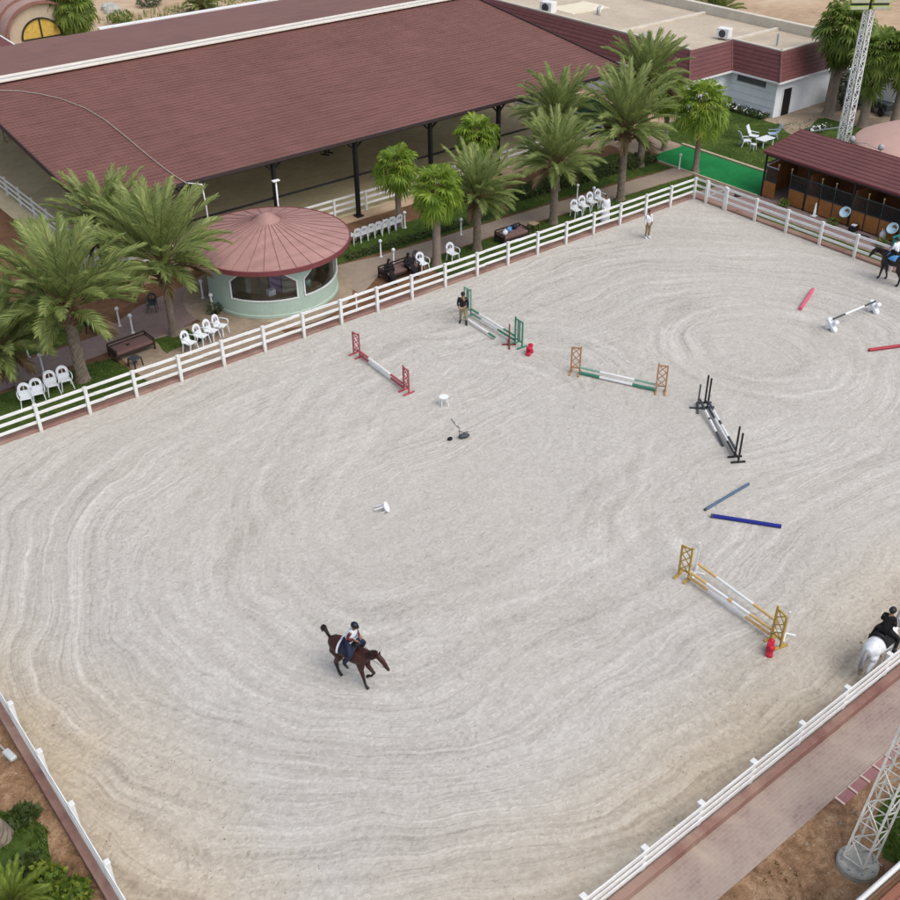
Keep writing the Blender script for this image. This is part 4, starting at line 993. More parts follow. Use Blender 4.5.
p = at(862, 236); t = thing('drain_cover', 'flat black slab lying before the stalls', 'slab', p); m = MB(); m.box((0, 0, .02), (.35, .9, .04)); m.build('slab', BLACK, t)
p = at(882, 239); m = MB(); m.sphere((0, 0, .25), (.22, .2, .3), 12); m.lathe([(.06, .5), (.1, .56), (.13, .6)], 8); tag(m.build('feed_bag', WHITECLOTH, smooth=True), 'white tied feed bag beside a small plant at the stable', 'bag', loc=p)
p = at(899, 248); t = thing('plastic_bin', 'teal plastic bin cut by the right edge at the stable', 'bin', p); m = MB(); m.prism([(-.3, -.35), (.3, -.35), (.3, .35), (-.3, .35)], .0, .6); m.build('body', TEAL, t, bevel=.03); m = MB(); m.box((0, 0, .63), (.68, .78, .06)); m.build('lid', TEAL, t, bevel=.02)
p = at(738, 196); m = MB(); m.sphere((0, 0, .1), (.3, .22, .12), 10); tag(m.build('folded_mat', DARKGREY, smooth=True), 'small dark bundle lying behind the arena gate', 'bundle', loc=p)

# pink tent
TC = Vector((13.0, -7.9, 0)); t = thing('canvas_tent', 'large pale pink round canvas tent behind the stable, cut by the right edge', 'tent', TC)
m = MB(); prof = [(4.55, 2.62), (4.6, 2.7), (4.4, 2.88), (3.2, 3.42), (1.6, 4.05), (.4, 4.5), (.01, 4.6)]; m.lathe(prof, 48); m.lathe([(4.55, 2.62), (4.5, 2.2), (4.48, 2.2), (4.5, 2.62)], 48); m.build('canopy', TENT, t, smooth=True)
m = MB()
for i in range(12):
    a = i * math.pi / 6; m.tube([(4.4 * math.cos(a), 4.4 * math.sin(a), 0), (4.4 * math.cos(a), 4.4 * math.sin(a), 2.65)], .05, 6)
m.build('pole', GREYMET, t)
for i, (u, v) in enumerate(((867, 148), (891, 158))):
    p = at(u, v, 2.75); tt = thing('wall_lantern', ('left' if i == 0 else 'right') + ' one of two small grey lanterns on a bar over the stable roof', 'lantern', (7.6, p.y, 0))
    m = MB(); m.tube([(0, 0, 0), (0, 0, 3.6)], .03, 6); m.build('pole', GREYMET, tt); m = MB(); m.lathe([(.0, 3.55), (.16, 3.6), (.2, 3.78), (.1, 3.92), (0, 3.95)], 10); m.build('lamp_head', GREYMET, tt, smooth=True)
p0, p1 = at(870, 149, 3.5), at(888, 157, 3.5); m = MB(); m.tube([(7.6, at(867, 148, 2.75).y, 3.55), (7.6, (at(867, 148, 2.75).y + at(891, 158, 2.75).y) / 2, 3.72), (7.6, at(891, 158, 2.75).y, 3.55)], .025, 6); tag(m.build('lantern_bar', GREYMET), 'thin arched bar linking two lanterns above the stable roof', 'bar')

# ------------------------------------------------------------------ lattice masts
def lattice(t, base, tip, w0, w1, n, material, tri=False, lw=.075):
    base, tip = Vector(base), Vector(tip); ax = (tip - base).normalized(); u = Vector((1, 0, 0)) - ax * ax.x; u.normalize(); v = ax.cross(u)
    k = 3 if tri else 4; legs = []
    for i in range(k):
        a = 2 * math.pi * (i + .5) / k; legs.append((math.cos(a), math.sin(a)))
    f = lambda i, s: base.lerp(tip, s) + (u * legs[i % k][0] + v * legs[i % k][1]) * (w0 + (w1 - w0) * s)
    for i in range(k):
        m = MB(); m.bar(f(i, 0), f(i, 1), lw); m.build('leg', material, t)
    m = MB()
    for j in range(n):
        for i in range(k):
            a, b2 = (i, i + 1) if j % 2 else (i + 1, i); m.bar(f(a, j / n), f(b2, (j + 1) / n), lw * .5); m.bar(f(i, j / n), f(i + 1, j / n), lw * .45)
    m.build('bracing', material, t)
tw = Vector((12.6, -2.1, 0)); t = thing('floodlight_mast', 'tall white lattice floodlight mast with lime green lamps behind the stable', 'mast', tw)
lattice(t, (0, 0, 0), (0, 0, 10.2), .44, .32, 22, WHITE)
hd = MB(); ca = math.atan2(CR.y, CR.x)
ux = Vector((math.cos(ca), math.sin(ca), 0))
for s in (-1, 1):
    for z in (10.25, 10.65):
        c = ux * s * .72 + Vector((0, 0, z)); m = MB(); m.box(c, (1.25, .3, .24), ca); l_ = m.build('lamp_head', LIME, t, bevel=.03)
        m = MB(); m.box(c + Vector((ux.y, -ux.x, 0)) * .17, (1.1, .03, .17), ca); m.build('lamp_glass', mat('lamp_glass', (.5, .52, .4, 1), .2, .1, 4), l_)
m = MB(); m.bar(ux * -1.2 + Vector((0, 0, 10.45)), ux * 1.2 + Vector((0, 0, 10.45)), .08); m.bar((0, 0, 10.1), (0, 0, 10.9), .1); m.build('crossbar', BLACK, t)
q = at(808, 134, 0) - tw; m = MB(); m.tube([(q.x, q.y, .15), (-.2, .1, 2.6)], .05, 6); m.build('stay_pole', WHITE, t)
# near mast at the bottom right: guyed, leaning outwards
pb = Vector((-33.95, -35.2, 0)); t = thing('lattice_mast', 'white lattice mast on round concrete pad at the bottom right', 'mast', pb)
lattice(t, (0, 0, .2), (4.6, .9, 9.0), .42, .38, 18, mat('mast_paint', (.60, .60, .56, 1), .5, .2, 4), lw=.06)
m = MB(); m.lathe([(0, .2), (.50, .2), (.55, .15), (.57, -.1)], 40); m.build('base_pad', CONCRETE, t)
m = MB()
for i in range(8): a = i * .785; m = MB(); m.tube([(.45 * math.cos(a), .45 * math.sin(a), .19), (.45 * math.cos(a), .45 * math.sin(a), .26)], .03, 6); m.build('anchor_bolt', GREYMET, t)
m = MB(); e = at(882, 866, 2.3) - pb; m.tube([(.1, -.25, .6), (e.x, e.y, 2.3)], .012, 4); m.tube([(.6, 0, 1.4), (3.2, -1.5, 1.8)], .012, 4); m.build('guy_wire', GREYMET, t)
# roof corner with white gutter, bottom right
r0, r1 = at(860, 900, 2.4), at(905, 860, 2.4)
d = (r1 - r0).normalized(); nrm = Vector((d.y, -d.x, 0)); a0 = r0 - d * 3; a1 = r0 + d * 9
t = thing('tiled_shed', 'corner of a red tiled shed roof with white gutter at bottom right', 'shed', (a0.x, a0.y, 0))
def sl(p, z): return (p.x - a0.x, p.y - a0.y, z)
m = MB(); nn_ = 14
for i in range(nn_):
    p, q = nrm * (.28 + 3.6 * i / nn_), nrm * (.28 + 3.6 * (i + 1) / nn_); z0, z1 = 2.35 + .9 * i / nn_, 2.35 + .9 * (i + 1) / nn_
    m.add([sl(a0 + p, z0 + .05), sl(a1 + p, z0 + .05), sl(a1 + q, z1), sl(a0 + q, z1)], [(3, 2, 1, 0)]); m.add([sl(a0 + p, z0 - .02), sl(a1 + p, z0 - .02), sl(a1 + p, z0 + .05), sl(a0 + p, z0 + .05)], [(0, 1, 2, 3)])
m.build('roof', roof_mat('orange_brown_tiles', (.30, .12, .075, 1), rib=25), t)
m = MB(); m.tube([sl(a0, 2.36), sl(a1, 2.36)], .075, 10); g_ = m.build('gutter', WHITE, t, smooth=True)
m = MB(); m.bar(sl(a0 + nrm * .14, 2.36), sl(a1 + nrm * .14, 2.36), .06, .2); m.bar(sl(a0 + nrm * .22, 2.3), sl(a1 + nrm * .22, 2.3), .14, .06); m.build('fascia', mat('brown_fascia', (.16, .09, .05, 1), .7, .2, 3), t)
m = MB(); m.bar(sl(a0 + nrm * .9, 1.1), sl(a1 + nrm * .9, 1.1), .2, 2.2); m.build('wall', PALETAN, t)

# ------------------------------------------------------------------ vault, sheds behind the hall
t = thing('vaulted_building', 'pink barrel-vaulted building with yellow arched window beyond the hall', 'building', (-17.6, 64.5, 0))
m = MB(); n = 28; W2 = 3.4; L = 8.0; H0 = 1.2
arc = [(W2 * math.cos(math.pi * i / n), H0 + 2.9 * math.sin(math.pi * i / n)) for i in range(n + 1)]
vs = [(x, 0, z) for x, z in arc] + [(x, L, z) for x, z in arc]; fs = [(i, i + 1, n + 2 + i, n + 1 + i) for i in range(n)]
m.add(vs, fs); m.add([(W2, 0, 0), (W2, L, 0), (W2, L, H0), (W2, 0, H0)], [(0, 1, 2, 3)]); m.add([(-W2, 0, 0), (-W2, L, 0), (-W2, L, H0), (-W2, 0, H0)], [(3, 2, 1, 0)])
m.build('vault', DOME, t, smooth=True)
m = MB()
for yy, sc_ in ((0, 1.02), (2.6, 1.015), (5.4, 1.015)):
    q = [(x * sc_, yy, H0 + (z - H0) * sc_) for x, z in arc]
    m = MB()
    for i in range(n): m.bar(q[i], q[i + 1], .3, .22)
    m.build('arch_rib', mat('brown_arch_rib', (.26, .13, .10, 1), .8, .2, 2), t)
m = MB(); inn_ = [(x * .97, z) for x, z in arc]; m.add([(x, .25, z) for x, z in inn_] + [(inn_[-1][0], .25, 0), (inn_[0][0], .25, 0)], [tuple(range(n + 3))]); m.build('front_wall', PALETAN, t)
m = MB(); ar2 = [(1.9 * math.cos(math.pi * i / 16) - .2, 1.0 + 1.75 * math.sin(math.pi * i / 16)) for i in range(17)]; m.add([(x, .2, z) for x, z in ar2], [tuple(range(17))]); w_ = m.build('window', YELGLASS, t)
m = MB()
for i in range(16): m.bar((ar2[i][0], .16, ar2[i][1]), (ar2[i + 1][0], .16, ar2[i + 1][1]), .14, .12)
m.bar((-.2, .16, 1.0), (-.2, .16, 2.75), .12, .12); m.bar((-2.1, .16, 1.0), (1.7, .16, 1.0), .1, .1); m.build('window_frame', BLACK, w_)
p = at(2, 48, 3.0); t = thing('lean_to_shed', 'dark red roofed lean-to with white edge at the upper left', 'shed', (p.x, p.y, 0))
m = MB(); m.add([(-8, -.5, 3.2), (.9, -.5, 3.2), (.2, 2.2, 3.9), (-8, 2.2, 3.9), (-8, -.5, 3.05), (.9, -.5, 3.05), (.2, 2.2, 3.75), (-8, 2.2, 3.75)], [(0, 1, 2, 3), (7, 6, 5, 4), (0, 4, 5, 1), (1, 5, 6, 2), (2, 6, 7, 3)]); m.build('roof', ROOFDARK, t)
m = MB(); m.bar((.95, -.5, 3.15), (.25, 2.25, 3.85), .12, .18); m.build('verge_board', WHITE, t); m = MB(); m.box((-3.8, .9, 1.5), (8, 2.2, 3.0)); m.build('wall', PALETAN, t)
m = MB(); m.bar((-8, 2.25, 3.85), (.2, 2.25, 3.85), .08, .2); m.build('ridge_board', BLACK, t)
p = at(267, 6, 4.0); t = thing('tarp_bundle', 'teal tarpaulin bundle behind the hall roof at the top edge', 'tarpaulin', (p.x, max(p.y, 49.5), 0))
m = MB(); m.sphere((0, 0, 3.6), (1.4, 1.0, 1.2), 14); m.v = [tuple(c + .22 * mnoise.noise(Vector(q) * 2) for c in q) for q in m.v]; m.build('sheet', TEAL, t); m = MB(); m.box((0, 0, 1.4), (2.2, 1.6, 2.8)); m.build('crate', PALETAN, t)

# ------------------------------------------------------------------ bollard lights
def make_bollard(label):
    t = thing('bollard_light', label, 'lamp', (0, 0, 0), 0, 'white path bollard lights')
    m = MB(); m.lathe([(0, 0), (.1, 0), (.1, .04), (.045, .06), (.045, .9)], 12); m.build('post', WHITE, t, smooth=True)
    m = MB(); m.sphere((0, 0, .99), .11, 12); m.build('lamp_globe', WHITEPL, t, smooth=True); return t
bl_pos = [(29, 358, 'bollard light at the far edge of the pink path, left edge of the photo'), (44, 373, 'bollard light between pink path and lawn near the first chairs'), (120, 326, 'bollard light half hidden by fronds beyond the wooden bench'), (133, 333, 'bollard light just behind the empty brown bench'),
          (203, 298, 'bollard light left of the kiosk, under the palm fronds'), (213, 312, 'bollard light touching the left side of the kiosk wall'), (357, 312, 'bollard light close behind the fence, right of the kiosk'), (381, 257, 'bollard light at the far path edge, left of a pair behind the black-robed pair'),
          (394, 266, 'bollard light directly behind the seat of the two black-robed people'), (461, 235, 'bollard light at the path between fan palm and small date palm'), (577, 200, 'bollard light beyond the path above the far row of chairs'), (593, 203, 'bollard light between chairs and white-robed man'), (679, 169, 'bollard light on the green turf left of the fan palm'), (405, 228, 'bollard light on the hall lawn beside the fan palm trunk')]
b0 = None
for u, v, l in bl_pos:
    if b0 is None: b0 = make_bollard(l); o = b0
    else: o = dup(b0, label=l)
    o.location = at(u, v)

# ------------------------------------------------------------------ plastic chairs
def make_chair(label, material=WHITEPL):
    t = thing('plastic_chair', label, 'chair', (0, 0, 0), 0, 'plastic garden armchairs')
    m = MB(); m.prism([(-.22, -.2), (.22, -.24), (.22, .24), (-.22, .2)], .41, .44); m.build('seat', material, t, bevel=.012)
    m = MB(); n = 12   # rounded back with slots, leaning backwards (front is +x)
    P = lambda y, z: (-.2 - (z - .43) * .22, y, z)
    out = [(.25 * math.cos(math.pi * i / n), .67 + .25 * math.sin(math.pi * i / n)) for i in range(n + 1)]; inn = [(y * .58, .67 + (z - .67) * .52) for y, z in out]
    out = [(.25, .42)] + out + [(-.25, .42)]; inn = [(.145, .42)] + inn + [(-.145, .42)]
    for i in range(len(out) - 1):
        a = [P(*out[i]), P(*out[i + 1]), P(*inn[i + 1]), P(*inn[i])]; m.add(a + [(x - .025, y, z) for x, y, z in a], [(0, 1, 2, 3), (7, 6, 5, 4), (0, 4, 5, 1), (3, 2, 6, 7)])
    m.bar(P(0, .44), P(0, .83), .02, .07)
    m.bar(P(-.16, .52), P(.16, .52), .02, .2); m.build('backrest', material, t)
    for s in (-1, 1):
        m = MB(); m.tube([(-.24, s * .25, .66), (.0, s * .29, .66), (.2, s * .28, .65), (.24, s * .26, .55), (.22, s * .23, .43)], .024, 6); m.build('armrest', material, t, smooth=True)
        for x in (-.2, .2):
            m = MB(); m.bar((x, s * .2, .42), (x * 1.2, s * .25, 0), .05, .035); m.build('leg', material, t)
    return t
FA = math.atan2(-1, -.35)   # towards the arena
def ordn(i, n): return ['first', 'second', 'third', 'fourth', 'fifth', 'sixth', 'seventh'][i]
ch0 = make_chair('x'); used = [False]
def chair(xy, rz, label, z=0):
    o = dup(ch0, (xy[0], xy[1], z), rz, label) if used[0] else ch0; o.scale = (1.13,) * 3
    if not used[0]: used[0] = True; o.location = (xy[0], xy[1], z); o.rotation_euler = (0, 0, rz); o['label'] = label
    return o
for i, (u, v) in enumerate(((28, 406), (40, 401), (54, 393), (67, 388))): chair(at(u, v), -1.85 + .06 * i, 'white plastic chair, %s from left in the row below the largest date palm' % ordn(i, 4))
for i, (u, v) in enumerate(((191, 351), (203, 344), (213, 339), (222, 334))): chair(at(u, v), -1.2 + .05 * i, 'white plastic chair, %s from left in the row left of the kiosk' % ordn(i, 4))
chair(at(423, 271), -1.6, 'white plastic chair beside the black chair and the two black-robed people')
chair(at(453, 261), -1.6, 'single white plastic chair between fan palm trunk and date palm trunk')
for i, (u, v) in enumerate(((576, 217), (584, 213), (592, 209), (600, 206))): chair(at(u, v), -1.75 + .05 * i, 'white plastic chair, %s from left in the row left of the white-robed man' % ordn(i, 4))
for i in range(7):
    p = at(355 + i * 6.9, 243 - i * 2.35); chair(p, 1.7 + rnd.uniform(-.1, .1), 'white plastic chair facing the hall, %s from left of seven on the hall lawn' % ordn(i, 7))
bc = make_chair('black plastic chair tucked behind a white chair at the bench', DARKGREY); bc.location = at(419, 267); bc.rotation_euler = (0, 0, -1.4)
p = at(93, 332); o = make_chair('dark chair on the path under the big date palm fronds', BLACK); o.location = p; o.rotation_euler = (0, 0, -.8)
p = at(153, 311); o = make_chair('dark teal chair under the palm left of the kiosk', DARKGREY); o.location = p; o.rotation_euler = (0, 0, -2.2)
# lawn loungers
def lounger(label, xy, rz, m1):
    t = thing('lawn_chair', label, 'lawn chair', (xy[0], xy[1], 0), rz, 'lawn chairs before the white building')
    m = MB(); m.box((.1, 0, .4), (.6, .56, .05)); m.build('seat', m1, t, bevel=.01)
    m = MB(); m.bar((-.18, 0, .4), (-.5, 0, 1.1), .56, .05); m.build('backrest', m1, t, bevel=.01)
    for s in (-1, 1):
        m = MB(); m.bar((.35, s * .26, .4), (.4, s * .26, 0), .05); m.build('leg', m1, t); m = MB(); m.bar((-.2, s * .26, .4), (-.3, s * .26, 0), .05); m.build('leg', m1, t)
        m = MB(); m.bar((-.3, s * .31, .62), (.35, s * .31, .58), .07, .03); m.build('armrest', m1, t)
lounger('white lawn chair farthest left on the lawn, turned sideways', at(744, 146), -.5, WHITEPL)
lounger('white lawn chair with tall back, in the middle of the lawn group', at(752, 141), -1.2, WHITEPL)
lounger('pale blue lawn chair beside the stable roof corner', at(773, 139), 2.4, mat('pale_blue_sling', (.40, .52, .66, 1), .7, .08, 3))
t = thing('lawn_table', 'low white table among the lawn chairs', 'table', at(764, 146)); m = MB(); m.box((0, 0, .55), (1.3, .8, .05)); m.build('tabletop', WHITEPL, t, bevel=.01)
for x, y in ((-.55, -.3), (.55, -.3), (-.55, .3), (.55, .3)): m = MB(); m.box((x, y, .26), (.06, .06, .52)); m.build('leg', WHITEPL, t)
t = thing('lawn_stool', 'small white stool in front of the lawn chairs', 'stool', at(753, 150)); m = MB(); m.lathe([(0, .4), (.2, .4), (.2, .44), (0, .44)], 14); m.build('seat', WHITEPL, t)
for x, y in ((-.12, -.12), (.12, -.12), (-.12, .12), (.12, .12)): m = MB(); m.bar((x, y, .4), (x * 1.3, y * 1.3, 0), .03); m.build('leg', WHITEPL, t)

# majlis benches
def bench(label, xy, rz, L=2.05, D=.95):
    t = thing('cushioned_bench', label, 'bench', (xy[0], xy[1], 0), rz, 'wooden cushioned benches')
    m = MB(); m.box((0, 0, .3), (L, D, .08)); m.build('seat_frame', DARKWOOD, t)
    m = MB(); m.box((0, -.02, .42), (L - .1, D - .1, .17)); m.build('cushion', CUSHION, t, bevel=.03)
    m = MB(); m.box((0, D / 2 - .03, .66), (L, .05, .08)); m.box((0, D / 2 - .03, .5), (L, .04, .05)); m.build('back_rail', DARKWOOD, t)
    for s in (-1, 1):
        m = MB(); m.box((s * (L / 2 + .0), 0, .6), (.06, D, .06)); m.box((s * L / 2, 0, .45), (.04, D - .1, .05)); m.build('armrest', DARKWOOD, t)
        for y in (-D / 2 + .04, D / 2 - .04): m = MB(); m.box((s * (L / 2 - .01), y, .32), (.075, .075, .64)); m.build('leg', DARKWOOD, t)
    return t
p = at(131, 345, .42); bench('empty brown cushioned bench on bare ground behind the fence', p, .06)
p = at(399, 268, .42); bench('brown bench where two people in black robes sit', p, .02, 2.2)
p = at(512, 233, .42); bench('brown bench with bags on it, between the date palm trunks', p, -.02, 1.9)
m = MB(); m.box((0, 0, .05), (.16, .12, .06)); tag(m.build('phone_case', BLACK, bevel=.01), 'small black object left on the empty brown bench', 'case', loc=at(128, 345, .505) + Vector((0, 0, -.01)))
for i, (u, v, mt, l) in enumerate(((509, 232, LIGHTBLUE, 'light blue bag on the bench between date palms'), (515, 229, NAVY, 'dark bag at the back of the bench between date palms'), (505, 235, WHITECLOTH, 'white bag on the bench between date palms'))):
    p = at(u, v, .5); m = MB(); m.sphere((0, 0, .15), (.2, .14, .17), 10); m.tube([(-.1, 0, .25), (0, 0, .4), (.1, 0, .25)], .015, 5); tag(m.build('hand_bag', mt, smooth=True), l, 'bag', loc=(p.x, p.y, .505))
def stool(label, xy, rz, m1, top=None, h=.45, w=.5):
    t = thing('side_table', label, 'side table', (xy[0], xy[1], 0), rz); m = MB(); m.box((0, 0, h), (w, w, .05)); m.build('tabletop', top or m1, t, bevel=.01)
    for x in (-1, 1):
        for y in (-1, 1): m = MB(); m.bar((x * w * .42, y * w * .42, h), (x * w * .5, y * w * .5, 0), .05); m.build('leg', m1, t)
stool('small dark square table in front of the empty brown bench', at(136, 366), .3, BLACK, DARKGREY)
stool('dark side table with tan top right of the bag bench', at(533, 231), .1, DARKWOOD, BAMBOO, .5)

# ------------------------------------------------------------------ jumps
def jstand(label, a, b, h, m1, style='lattice', infill=None):
    """wing standard between ground points a (outer) and b (inner)"""
    a, b = Vector((a.x, a.y, 0)), Vector((b.x, b.y, 0)); d = b - a; W = d.length; ang = math.atan2(d.y, d.x)
    t = thing('jump_standard', label, 'jump stand', a, ang, 'show jumping standards'); s = .07
    for x in (0, W):
        m = MB(); m.box((x, 0, h / 2 if x else h / 2 - .04), (s, s, h - (0 if x else .08))); m.build('upright', m1, t, bevel=.005)
        m = MB(); m.box((x, 0, .035), (.08, .62, .07)); m.build('foot', m1, t, bevel=.005)
    m = MB(); i2 = infill or m1
    if style == 'lattice':
        z0, z1 = h * .22, h * .93; n = 3
        for z in (z0, z1): m.box((W / 2, 0, z), (W - s, .045, .055))
        for i in range(n):
            za, zb = z0 + (z1 - z0) * i / n, z0 + (z1 - z0) * (i + 1) / n; m.bar((s / 2, .008, za), (W - s / 2, .008, zb), .03, .035); m.bar((s / 2, -.008, zb), (W - s / 2, -.008, za), .03, .035)
    elif style == 'slats':
        for z in (.25, .5, .75, 1.0, 1.2):
            if z < h: m.box((W / 2, 0, z), (W - s, .04, .05))
    elif style == 'panel':
        for z in (h * .2, h * .93): m.box((W / 2, 0, z), (W - s, .045, .06))
        m.box((W / 2, 0, h * .56), (W * .45, .02, h * .7), mi=1)
    else:
        m.box((W / 2, 0, .2), (W - s, .05, .06))
    m.build('infill', [m1, i2], t)
    m = MB()
    for z in (.35, .65): m.box((W, .06, z), (.05, .08, .04))
    m.build('cup', GREYMET, t); return t
def jpole(label, a, b, segs, r=.055, name='jump_pole'):
    """striped pole: segs = list of (fraction end, material)"""
    a, b = Vector(a), Vector(b); d = b - a; mats = []; m = MB(); t0 = 0
    for e, mt in segs:
        if mt not in mats: mats.append(mt)
        m.tube([a - a + d * t0, d * e], r, 10, mats.index(mt)); t0 = e
    o = m.build(name, mats, smooth=False); tag(o, label, 'jump pole', 'show jumping poles', loc=a); return o
def Z(p, z): return Vector((p.x, p.y, z))
# pink
A, B, C, D = at(354, 354), at(360, 357.5), at(404, 390.5), at(409, 394)
jstand('pale red lattice jump standard, far end of the pink jump', A, B, 1.32, ROSE, 'lattice'); jstand('pale red lattice jump standard, near end of the pink jump', D, C, 1.35, ROSE, 'lattice')
seg = [(.22, ROSE), (.72, WHITE), (1, ROSE)]
jpole('upper red and white pole of the pink jump', Z(B, .34), Z(C, .34), seg, .06); jpole('lower red and white pole of the pink jump', Z(B, .14), Z(C, .14), seg, .06)
# green
A, B, C, D = at(464.5, 312), at(470.8, 316), at(515, 343.5), at(522, 348)
jstand('pale green panelled jump standard with a person beside it', A, B, 1.55, TEALP, 'panel', TEALP); jstand('darker green panelled jump standard by the brown post and red block', D, C, 1.5, GREEN, 'panel', TEALP)
seg = [(.2, GREEN), (.75, WHITE), (1, GREEN)]
jpole('upper white pole with green ends on the green jump', Z(B, .42), Z(C, .42), seg); p = Vector((-.55, -.1, 0))
jpole('lower white pole with green ends before the green jump', Z(B + p, .16), Z(C + p + Vector((0, 1.0, 0)), .16), [(.14, TEALP), (.8, WHITE), (1, GREEN)])
jpole('middle green and white pole of the green jump', Z(B, .18), Z(C, .18), [(.25, TEALP), (.62, WHITE), (1, GREEN)])
def loner(label, p, rz, h, m1, m2=None, name='post_stand'):
    t = thing(name, label, 'jump stand', p, rz, 'single upright jump posts'); m = MB(); m.box((0, 0, h / 2 + .02), (.07, .07, h)); m.build('upright', m1, t, bevel=.005)
    m = MB(); m.box((0, 0, .045), (.95, .08, .08)); m.build('foot', m2 or m1, t); m = MB(); m.box((0, 0, .035), (.08, .7, .06)); m.build('foot', m2 or m1, t); return t
loner('brown red single upright post on cross feet before the green jump', at(509, 345), .9, 1.15, mat('brown_red_paint', (.22, .05, .04, 1), .6, .2, 4))
def xblock(label, p, rz, m1, s=1.0):
    t = thing('jump_block', label, 'jump block', p, rz, 'plastic jump blocks')
    def lobe(name, sg):
        m = MB()
        for k in (-1, 1):
            M = Matrix.Rotation(R(45) * k, 3, 'Y'); m.box((0, k * .012, .3 * s), (.20 * s, .30 * s, .74 * s), M=M)
        for x in (-1, 1):
            for z in (-1, 1): m.sphere((x * .23 * s, 0, .3 * s + z * .23 * s), (.13 * s, .17 * s, .13 * s), 10)
        return m.build(name, m1, t, bevel=.02)
    lobe('cross_body', 1); m = MB(); m.lathe([(.1 * s, -.19 * s), (.1 * s, .19 * s)], 14); o = m.build('hub', m1, t); o.rotation_euler = (math.pi / 2, 0, 0); o.location = (0, 0, .3 * s); return t
xblock('red plastic cross block standing beside the green jump', at(529.5, 354), .5, REDPL, .78); 
xblock('red plastic cross block at the near end of the yellow jump', at(769.5, 653), .6, REDPL, .74)
# orange
A, B, C, D = at(570.7, 373), at(579.3, 374.3), at(655.7, 391.7), at(665, 392.6)
jstand('orange-brown lattice jump standard, left end of the green pole jump', A, B, 1.5, ORANGE); jstand('orange-brown lattice jump standard, right end of the green pole jump', D, C, 1.5, ORANGE)
jpole('upper pale green pole between the orange standards', Z(B, .38), Z(C, .38), [(.27, TEALP), (.72, WHITE), (1, TEALP)], .05)
jpole('lower dark green pole with white middle between the orange standards', Z(B, .1), Z(C, .1), [(.27, GREEN), (.7, WHITE), (1, GREEN)], .07)
# black
A, B, C, D = at(704.7, 403.3), at(707.3, 408), at(734.7, 457.3), at(738, 462.7)
jstand('black twin-post jump standard at the far end of the black jump', A, B, 1.55, BLACK, 'none'); jstand('black twin-post jump standard at the near end of the black jump', D, C, 1.55, BLACK, 'none')
seg = [(.22, SLATE), (.72, WHITE), (1, BLACK)]; dk = mat('dark_grey_paint', (.06, .07, .08, 1), .5, .15, 4); seg = [(.2, dk), (.42, WHITE), (.5, dk), (.74, WHITE), (1, dk)]
jpole('upper white and dark grey pole of the black jump', Z(B, .36), Z(C, .36), seg); jpole('lower white and dark grey pole of the black jump', Z(B, .12), Z(C, .12), [(.28, dk), (.74, WHITE), (1, dk)])
a_, b_ = at(699, 405), at(723, 447); jpole('loose white and dark pole leaning off the black jump', Z(a_, .3), Z(b_, .07), [(.25, dk), (.42, WHITE), (.46, dk), (.72, WHITE), (1, dk)])
loner('thin grey single upright left of the black jump', at(697.3, 408.7), .75, 1.25, dk)
# yellow
A, B, C, D = at(678.4, 575), at(688, 580), at(771, 639), at(780, 648)
jstand('ochre yellow lattice jump standard, far end of the yellow jump', A, B, 1.5, YELLOW); jstand('ochre yellow lattice jump standard, near end beside the red block', D, C, 1.5, YELLOW)
seg = [(.22, YELP), (.48, WHITE), (.53, YELP), (.74, WHITE), (1, YELP)]
jpole('upper yellow and white front pole of the yellow jump', Z(B, .4), Z(C, .4), seg); jpole('lower yellow and white front pole of the yellow jump', Z(B, .16), Z(C, .16), [(.25, YELP), (.7, WHITE), (1, YELP)])
a_, b_ = at(697, 572), at(777, 631); jpole('yellow and white back pole of the yellow jump', Z(a_, .38), Z(b_, .38), [(.24, YELP), (.7, WHITE), (1, YELP)])
loner('white upright post behind the far yellow standard', at(695, 573), .5, 1.4, WHITE); loner('small white upright post beside the near yellow standard', at(785, 634), .5, 1.0, WHITE)
# ground poles
def gpole(label, a, b, m1, r=.06): return jpole(label, Z(at(*a), r), Z(at(*b), r), [(.03, dk if m1 in (SLATE, BLUE) else m1), (1, m1)], r)
gpole('faded slate blue pole lying on the sand, upper of two', (704.5, 511), (748.5, 485), SLATE, .06); gpole('bright royal blue pole lying on the sand, lower of two', (710.5, 517), (781, 528), BLUE, .08)
gpole('pink pole lying on the sand near the right fence', (800, 310.5), (812.5, 291), PINK, .1); gpole('dark pink red pole lying on the sand at the right edge', (868.5, 351.5), (905, 346.5), RED, .085)
a_, b_ = at(831, 330), at(873, 312)
an = math.atan2((b_ - a_).y, (b_ - a_).x)
xblock('white plastic cross block, left end of the white cavaletti', a_, an + 1.57, WHITEPL, .95); xblock('white plastic cross block, right end of the white cavaletti', b_, an + 1.57, WHITEPL, .95)
jpole('white pole with dark ends resting on two white blocks', Z(a_, .62), Z(b_, .62), [(.27, dk), (.72, WHITE), (1, dk)], .05)
